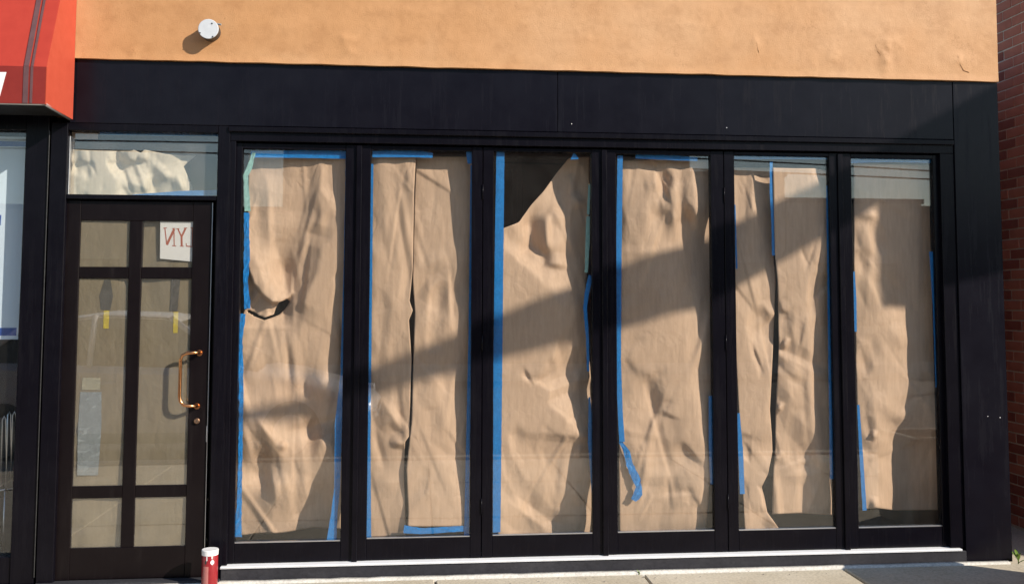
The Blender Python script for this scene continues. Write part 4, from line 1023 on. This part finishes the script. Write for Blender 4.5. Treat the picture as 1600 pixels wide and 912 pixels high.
# sewn grey double stripe
for off0, off1 in ((38, 46), (49, 53)):
    def xs(px, z, y): return None
    e = 0.006
    xa, xb = PX(off0, 106, AY), PX(off1, 106, AY)
    dxs = -0.02
    n = Vector((0, -(atop - afv), -AY)).normalized() if False else Vector((0, -1.05, 0.36)).normalized()
    f = n * e
    quad("stripe", [Vector((xa, AY, afv)) + f, Vector((xb, AY, afv)) + f, Vector((xb + (ax1 - axf) + dxs, -0.004, atop)) + f, Vector((xa + (ax1 - axf) + dxs, -0.004, atop)) + f], 'stripe', aw, 0.0015)
    quad("stripe", [(xa, AY - 0.0075, afb + 0.002), (xb, AY - 0.0075, afb + 0.002), (xb, AY - 0.0075, afv), (xa, AY - 0.0075, afv)], 'stripe', aw, 0.0015)
# tip of a white printed letter
lt = [P(a, b, AY - 0.008) for a, b in ((-4, 113), (10, 113), (0, 150), (-6, 158), (-16, 158), (-30, 113), (-18, 113), (-9, 143))]
prism("letter", [(p.x, p.z) for p in lt], AY - 0.0095, AY - 0.0075, 'white', aw)

# ================================================================== red can by the door
cy = -0.10
cc = P(327.5, 900, cy); cr = 0.5 * (PX(340, 870, cy) - PX(315, 870, cy)); ct = PZ(327, 857, cy)
can = thing("paint_can", (cc.x, cy, 0.0), "tall red can with white paint drips on its rim beside the entrance door", "can")
bm = bmesh.new(); tube_into(bm, [(cc.x, cy, 0.002), (cc.x, cy, 0.008), (cc.x, cy, ct - 0.03), (cc.x, cy, ct - 0.028)], [cr * .96, cr, cr, cr * .97], 28)
arc_smooth(finish("body", bm, 'red_paint', can))
bm = bmesh.new(); tube_into(bm, [(cc.x, cy, ct - 0.029), (cc.x, cy, ct - 0.003), (cc.x, cy, ct), (cc.x, cy, ct - 0.002), (cc.x, cy, ct - 0.012)], [cr * 1.03, cr * 1.05, cr * 1.0, cr * .9, cr * .88], 28)
arc_smooth(finish("rim", bm, 'white', can))
def wrap_patch(a0, a1, z0, z1, mat, nm, r=1.012, tap=0.0):
    bm = bmesh.new(); n = 6; A = []
    for k in range(n + 1):
        a = math.radians(a0 + (a1 - a0) * k / n); cx, sy = math.cos(a), math.sin(a); e = abs(2 * k / n - 1)
        A.append((bm.verts.new((cc.x + cx * cr * r, cy + sy * cr * r, z0 + tap * e)), bm.verts.new((cc.x + cx * cr * r, cy + sy * cr * r, z1 - tap * e))))
    for p, q in zip(A, A[1:]): bm.faces.new((p[0], q[0], q[1], p[1]))
    finish(nm, bm, mat, can, True)
wrap_patch(285, 312, ct - 0.078, ct - 0.048, 'white', "paint_splash", tap=0.01)
wrap_patch(255, 263, ct - 0.056, ct - 0.028, 'white', "paint_drip", tap=0.004)
wrap_patch(292, 299, ct - 0.046, ct - 0.028, 'white', "paint_drip", tap=0.004)
wrap_patch(243, 258, ct - 0.075, ct - 0.05, 'screw', "dark_mark", 1.011, tap=0.008)
wrap_patch(232, 272, 0.02, ct - 0.085, 'pink_paint', "label_panel", 1.008)

# ================================================================== brick neighbour on the right
gap = 0.60
XB = XRB + gap
bw = thing("brick_building", (XB, 0, 0), "red brick building across the narrow gap at the right edge", "building")
box("wall_core", XB, XB + 8.0, -0.02, 9.0, -0.1, 7.0, 'mortar', bw, 0)
box("coping", XB - 0.04, XB + 8.05, -0.07, 9.05, 7.0, 7.1, 'walk', bw, 0.01)
CH, CL, BH, BL = 0.0725, 0.213, 0.0625, 0.203
def brick_mesh(seed):
    r = random.Random(seed); bm = bmesh.new(); add_box(bm, -0.004, 0.05, 0, BL, 0, BH)
    for v in bm.verts: v.co += Vector((r.uniform(-.001, .001), r.uniform(-.002, .002), r.uniform(-.002, .002)))
    bevel(bm, 0.002)
    me = bpy.data.meshes.new("brick"); bm.to_mesh(me); bm.free(); me.materials.append(M['brick' if seed % 3 else 'brick2']); return me
bms = [brick_mesh(k) for k in range(6)]
rest = bmesh.new(); rng = random.Random(8); nb = 0
for j in range(0, 95):
    z = 0.004 + j * CH
    if j % 2 and z < 6.9: add_box(rest, XB - 0.004, XB + 0.03, 0.002, 0.1065, z, z + BH)
    for i in range(-1, 20):
        y = i * CL + (CL / 2 if j % 2 else 0) + 0.01
        if y < -0.012 or y > 4.0: continue
        if 0.55 < y < 1.75 and z < 3.55 and nb < 298:
            o = bpy.data.objects.new("brick", bms[rng.randrange(6)]); o.location = (0, y, z); link(o, bw); nb += 1
        elif z < 6.9:
            add_box(rest, XB - 0.004, XB + 0.03, y, y + BL, z, z + BH)
tag(finish("bricks_beyond", rest, 'brick', bw), kind="stuff")
# front face of that building: joined far courses
rest = bmesh.new()
for j in range(0, 95):
    z = 0.004 + j * CH
    for i in range(0, 38):
        x = XB + i * CL + (CL / 2 if j % 2 else 0) + 0.01
        if x + BL < XB + 8: add_box(rest, x - (0.014 if i == 0 and j % 2 == 0 else 0), x + BL, -0.029, 0.0, z, z + BH)
    if j % 2: add_box(rest, XB - 0.004, XB + 0.1065, -0.029, 0.0, z, z + BH)
tag(finish("front_bricks", rest, 'brick', bw), kind="stuff")
box("alley_ground", XRB, XB, 0.0, 9.0, -0.1, -0.02, 'walk', walk, 0)
box("alley_wall", XRB + 0.001, XB - 0.012, 8.5, 8.6, -0.02, 5.0, 'brown_wall', bw, 0)

# weed at the corner
def weed(px, py, y, n, h, label, seed):
    rng = random.Random(seed); p = P(px, py, y); p.z = -0.01
    t = thing("weed", p, label, "weed")
    for k in range(n):
        bm = bmesh.new(); a = rng.uniform(0, 2 * math.pi); ln = h * rng.uniform(0.5, 1); w = ln * 0.22; lean = rng.uniform(0.3, 0.9)
        d = Vector((math.cos(a), math.sin(a), 0)); s = Vector((-math.sin(a), math.cos(a), 0)); base = p + Vector((0, 0, rng.uniform(0, h * 0.6)))
        rows = []
        for q in range(5):
            f = q / 4; c = base + d * (ln * f * lean) + Vector((0, 0, ln * (f * 0.8 - 0.5 * f * f * lean))); ww = w * math.sin(math.pi * (0.08 + 0.9 * f)) * 0.6
            rows.append((bm.verts.new(c - s * ww), bm.verts.new(c - Vector((0, 0, ww * 0.3))), bm.verts.new(c + s * ww)))
        for r0, r1 in zip(rows, rows[1:]):
            bm.faces.new((r0[0], r0[1], r1[1], r1[0])); bm.faces.new((r0[1], r0[2], r1[2], r1[1]))
        finish("leaf", bm, 'leaf', t, True)
    tube("stem", [p + Vector((0, 0, -0.01)), p + Vector((0.005, 0, h * 0.5)), p + Vector((0.0, 0.004, h * 0.8))], [0.003, 0.0025, 0.001], 'leaf', t, 6)
weed(1591, 886, -0.01, 10, 0.075, "small green weed at the foot of the dark pilaster by the brick wall", 5)
grit = bmesh.new(); rng = random.Random(12)
for k in range(110):
    gx = rng.uniform(JX[0] - 2.4, XRB); gy = -0.05 - abs(rng.gauss(0, 0.10)); r = rng.uniform(0.001, 0.0035)
    add_box(grit, gx - r, gx + r * rng.uniform(.5, 1.4), gy - r, gy + r * rng.uniform(.5, 1.2), 0.0, r * 1.1)
tag(finish("grit", grit, 'grey_wall'), "loose dark grit on the sidewalk along the shopfront base", "grit", kind="stuff")
weed(998, 897, -0.03, 6, 0.03, "tiny weed tuft in the sidewalk joint below the fourth window leaf", 6)

# ================================================================== street side: what shades the front and mirrors in the glass
# invented unseen pole, arm and panel, shaped to throw the slanting shadow
sdx, sdy, sdz = SUN.x / -SUN.y, 1.0, SUN.z / -SUN.y
band = [(360, 645, 668, 4.05), (530, 594, 634, 3.85), (735, 512, 578, 3.6), (925, 430, 530, 3.4), (1100, 366, 482, 3.2), (1290, 280, 372, 3.0), (1420, 208, 292, 2.85), (1560, 132, 215, 2.7), (1680, 66, 160, 2.55)]
apts, arad = [], []
for px, ya, yb, out in band:
    p = P(px, 0.5 * (ya + yb), 0.12); h = abs(PZ(px, ya, .12) - PZ(px, yb, .12)) / 2
    apts.append(Vector((p.x + sdx * (out + .12), -out, p.z + sdz * (out + .12)))); arad.append(h * 0.82)
shadow_caster = thing("mast_arm_pole", (apts[-1].x, apts[-1].y, -0.02), "grey kerbside pole with tapered overhead arm and sign panel, mirrored side of the street", "pole")
tube("arm", apts, arad, 'grey_paint', shadow_caster, 18)
tube("pole", [(apts[-1].x, apts[-1].y, -0.02), (apts[-1].x, apts[-1].y, 3), (apts[-1].x, apts[-1].y, apts[-1].z + 0.4)], [0.19, 0.17, 0.15], 'grey_paint', shadow_caster, 18)
o3 = 2.6
c4 = []
for px, py in ((1386, 474), (1640, 420), (1640, 130), (1386, 250)):
    p = P(px, py, 0.1); c4.append((p.x + sdx * (o3 + .1), p.z + sdz * (o3 + .1)))
prism("sign_panel", c4, -o3 - 0.03, -o3, 'grey_paint', shadow_caster, 0.006)

# planter added out of view on the right to shade the sidewalk
pt = thing("concrete_planter", (3.35, -0.85, 0.0), "empty square concrete planter on the sidewalk near the brick corner", "planter")
hx = PX(1320, 886, 0.0) + sdx * 0.6
for nm, a, b, c_, d in (("side", hx, hx + 0.06, -1.1, -0.6), ("side", hx + 0.64, hx + 0.70, -1.1, -0.6), ("side", hx + 0.061, hx + 0.639, -1.1, -1.04), ("side", hx + 0.061, hx + 0.639, -0.66, -0.6)):
    box(nm, a, b, c_, d, 0.0, 0.64, 'walk', pt, 0.012)
box("soil", hx + 0.061, hx + 0.639, -1.039, -0.661, 0.0, 0.56, 'bark', pt, 0)

# white parked sedan mirrored in the glass
def make_car(x_front, y_c):
    car = thing("parked_car", (x_front - 2.3, y_c, -0.16), "white sedan parked at the kerb, mirrored in the door and left window leaves", "car")
    G = -0.16; car.scale = (1, 1, 1.1)
    # stations: x (from rear 0 to front 4.6), half width low, half width belt, sill z, belt z
    st = [(0.0, .60, .62, .45, .80), (0.08, .78, .76, .32, .92), (0.5, .86, .82, .24, .98), (1.2, .88, .84, .22, .97), (2.2, .88, .84, .22, .94), (3.1, .88, .83, .22, .92), (3.7, .86, .80, .24, .84), (4.3, .80, .72, .30, .70), (4.52, .66, .60, .38, .60), (4.6, .50, .48, .42, .54)]
    bm = bmesh.new(); rings = []
    for (x, wl, wb, z0, z1) in st:
        X = x_front - 4.6 + x; r = []
        prof = [(-wl * .8, z0), (-wl, z0 + .12), (-wl * 1.01, (z0 + z1) / 2), (-wb, z1 - .06), (-wb * .9, z1), (0, z1 + .025), (wb * .9, z1), (wb, z1 - .06), (wl * 1.01, (z0 + z1) / 2), (wl, z0 + .12), (wl * .8, z0)]
        rings.append([bm.verts.new((X, y_c + a, G + z)) for a, z in prof])
    for a, b in zip(rings, rings[1:]):
        n = len(a)
        for k in range(n): bm.faces.new((a[k], a[(k + 1) % n], b[(k + 1) % n], b[k]))
    bm.faces.new(rings[0]); bm.faces.new(rings[-1][::-1])
    o = arc_smooth(finish("body", bm, 'car_paint', car), 40)
    # greenhouse: glass band and roof
    gh = [(0.35, .70, .965, .66, .98), (1.0, .74, .95, .60, 1.34), (1.7, .76, .93, .60, 1.42), (2.4, .76, .92, .59, 1.40), (3.0, .75, .91, .66, 1.10), (3.35, .74, .885, .70, .90)]
    bm = bmesh.new(); rings = []
    for (x, wb, zb, wt, zt) in gh:
        X = x_front - 4.6 + x
        rings.append([bm.verts.new((X, y_c + a, G + z)) for a, z in ((-wb, zb), (-wt, zt), (wt, zt), (wb, zb))])
    for a, b in zip(rings, rings[1:]):
        for k in range(3): bm.faces.new((a[k], a[k + 1], b[k + 1], b[k]))
    bm.faces.new(rings[0][::-1]); bm.faces.new(rings[-1])
    arc_smooth(finish("windows", bm, 'car_glass', car), 30)
    bm = bmesh.new(); rf = [(0.85, .61, 1.27), (1.05, .61, 1.36), (1.7, .61, 1.44), (2.35, .60, 1.42), (2.5, .60, 1.37)]; rings = []
    for (x, w, z) in rf:
        X = x_front - 4.6 + x
        rings.append([bm.verts.new((X, y_c + a, G + z + dz)) for a, dz in ((-w, -.03), (-w * .9, .0), (0, .025), (w * .9, 0), (w, -.03))])
    for a, b in zip(rings, rings[1:]):
        for k in range(4): bm.faces.new((a[k], a[k + 1], b[k + 1], b[k]))
    rfo = finish("roof", bm, 'car_paint', car, True); s = rfo.modifiers.new("t", 'SOLIDIFY'); s.thickness = 0.02
    for sgn in (-1, 1):
        for (xa, za, xb, zb, wa, wb) in ((0.42, .97, 0.95, 1.33, .72, .62), (1.65, .94, 1.65, 1.42, .765, .615), (3.2, .9, 2.42, 1.40, .745, .61)):
            tube("pillar", [(x_front - 4.6 + xa, y_c + sgn * wa, G + za), (x_front - 4.6 + xb, y_c + sgn * wb, G + zb)], 0.03, 'car_paint', car, 8)
        box("door_handle", x_front - 4.6 + 1.75, x_front - 4.6 + 1.95, y_c + sgn * .872 - .012, y_c + sgn * .872 + .012, G + .78, G + .81, 'car_paint', car, 0.006)
        box("mirror", x_front - 4.6 + 2.95, x_front - 4.6 + 3.08, y_c + sgn * .90 - .07, y_c + sgn * .90 + .07, G + .92, G + 1.04, 'car_paint', car, 0.02)
        box("tail_lamp", x_front - 4.6 + 0.0, x_front - 4.6 + 0.1, y_c + sgn * .66 - .12, y_c + sgn * .66 + .12, G + .66, G + .80, 'lamp_red', car, 0.01)
        box("headlight", x_front - 4.6 + 4.36, x_front - 4.6 + 4.52, y_c + sgn * .58 - .13, y_c + sgn * .58 + .13, G + .56, G + .66, 'white', car, 0.015)
        for xw in (0.85, 3.72):
            X = x_front - 4.6 + xw
            bm = bmesh.new(); tube_into(bm, [(X, y_c + sgn * .70, G + .31), (X, y_c + sgn * .72, G + .31), (X, y_c + sgn * .88, G + .31), (X, y_c + sgn * .90, G + .31)], [.28, .31, .31, .28], 28)
            w = arc_smooth(finish("wheel", bm, 'tyre', car))
            bm = bmesh.new(); tube_into(bm, [(X, y_c + sgn * .895, G + .31), (X, y_c + sgn * .906, G + .31)], [.20, .17], 24); arc_smooth(finish("rim", bm, 'steel', w))
make_car(-0.42, -5.35)

# overhead wires on two timber poles across the street
def pole(x, y, h, lab):
    t = thing("utility_pole", (x, y, -0.16), lab, "utility pole", "timber poles across the street")
    tube("shaft", [(x, y, -0.16), (x, y, h)], [0.15, 0.11], 'bark', t, 14)
    box("crossarm", x - 0.05, x + 0.05, y - 0.9, y + 0.9, h - 0.6, h - 0.48, 'bark', t, 0.006)
pole(-17.0, -15.6, 6.4, "timber utility pole across the street to the left")
pole(15.5, -15.6, 6.4, "timber utility pole across the street to the right")
WIRES = [(-15.0, [(110, 233), (348, 241), (1150, 267), (1290, 271), (1395, 279)], "lower sagging overhead wire across the street"),
         (-16.2, [(110, 219), (348, 224), (1150, 250), (1395, 264)], "upper sagging overhead wire across the street")]
def build_wires():
    for yy, mir, lab in WIRES:
        xs_ = [refl_x(a, yy) for a, b in mir]; zs_ = [refl_z(a, b, yy) for a, b in mir]
        cf = np.polyfit(xs_, zs_, 2)
        pts = [Vector((x, yy, float(np.polyval(cf, x)))) for x in np.linspace(-17.0, 15.5, 30)]
        o = tube("overhead_wire", [p - pts[0] for p in pts], 0.020, 'rubber', None, 6); o.location = pts[0]
        tag(o, lab, "wire", "overhead wires")

# low buildings opposite, seen only in the glass
def opposite(x0, x1, h, mat, label, y=-18.0):
    b = thing("opposite_building", (0.5 * (x0 + x1), y, -0.16), label, "building", "buildings across the street")
    box("wall", x0, x1, y - 7, y, -0.16, h, mat, b, 0)
    box("parapet", x0 - 0.05, x1 + 0.05, y - 7.05, y + 0.06, h, h + 0.12, 'plinth', b, 0.01)
    n = max(1, int((x1 - x0) / 2.6)); w = (x1 - x0) / n
    for k in range(n):
        xa = x0 + w * k + w * 0.2
        fr = box("window_frame", xa, xa + w * 0.6, y + 0.002, y + 0.07, 0.9, min(2.5, h - 0.7), 'plinth', b, 0.006)
        box("pane", xa + 0.06, xa + w * 0.6 - 0.06, y + 0.071, y + 0.076, 0.96, min(2.44, h - 0.76), 'far_glass', fr, 0)
def refl_x(px, y=-18.0):       # where a mirrored picture point lies on the far side of the street
    r = ray(px, 300); s = (0.08 - EYE.y) / r.y; p = EYE + r * s
    return p.x + (p.x - EYE.x) / (p.y - EYE.y) * (0.08 - y)
def refl_z(px, py, y=-18.0):
    r = ray(px, py); s = (0.08 - EYE.y) / r.y; p = EYE + r * s
    return p.z + (p.z - EYE.z) / (p.y - EYE.y) * (0.08 - y)
opposite(refl_x(-420), refl_x(440), refl_z(300, 322) - 0.12, 'beige_wall', "low beige building across the street, mirrored in the door")
opposite(refl_x(442), refl_x(1078), 6.6, 'brown_wall', "tall brown building across the street, mirrored in the middle windows")
opposite(refl_x(1080), refl_x(1226), refl_z(1150, 268) - 0.12, 'grey_wall', "narrow grey building across the street with a stepped roofline")
opposite(refl_x(1228), refl_x(1439), refl_z(1330, 310) - 0.12, 'grey_wall', "low grey building across the street, mirrored in the right windows")
opposite(refl_x(1441), refl_x(2100), refl_z(1450, 322) - 0.12, 'brown_wall', "lowest brown building across the street at the right")
# far pavement
g = bmesh.new(); add_box(g, -60, 60, -18.0, -14.6, -0.159, -0.03)
tag(finish("far_sidewalk", g, 'walk'), kind="structure")
build_wires()
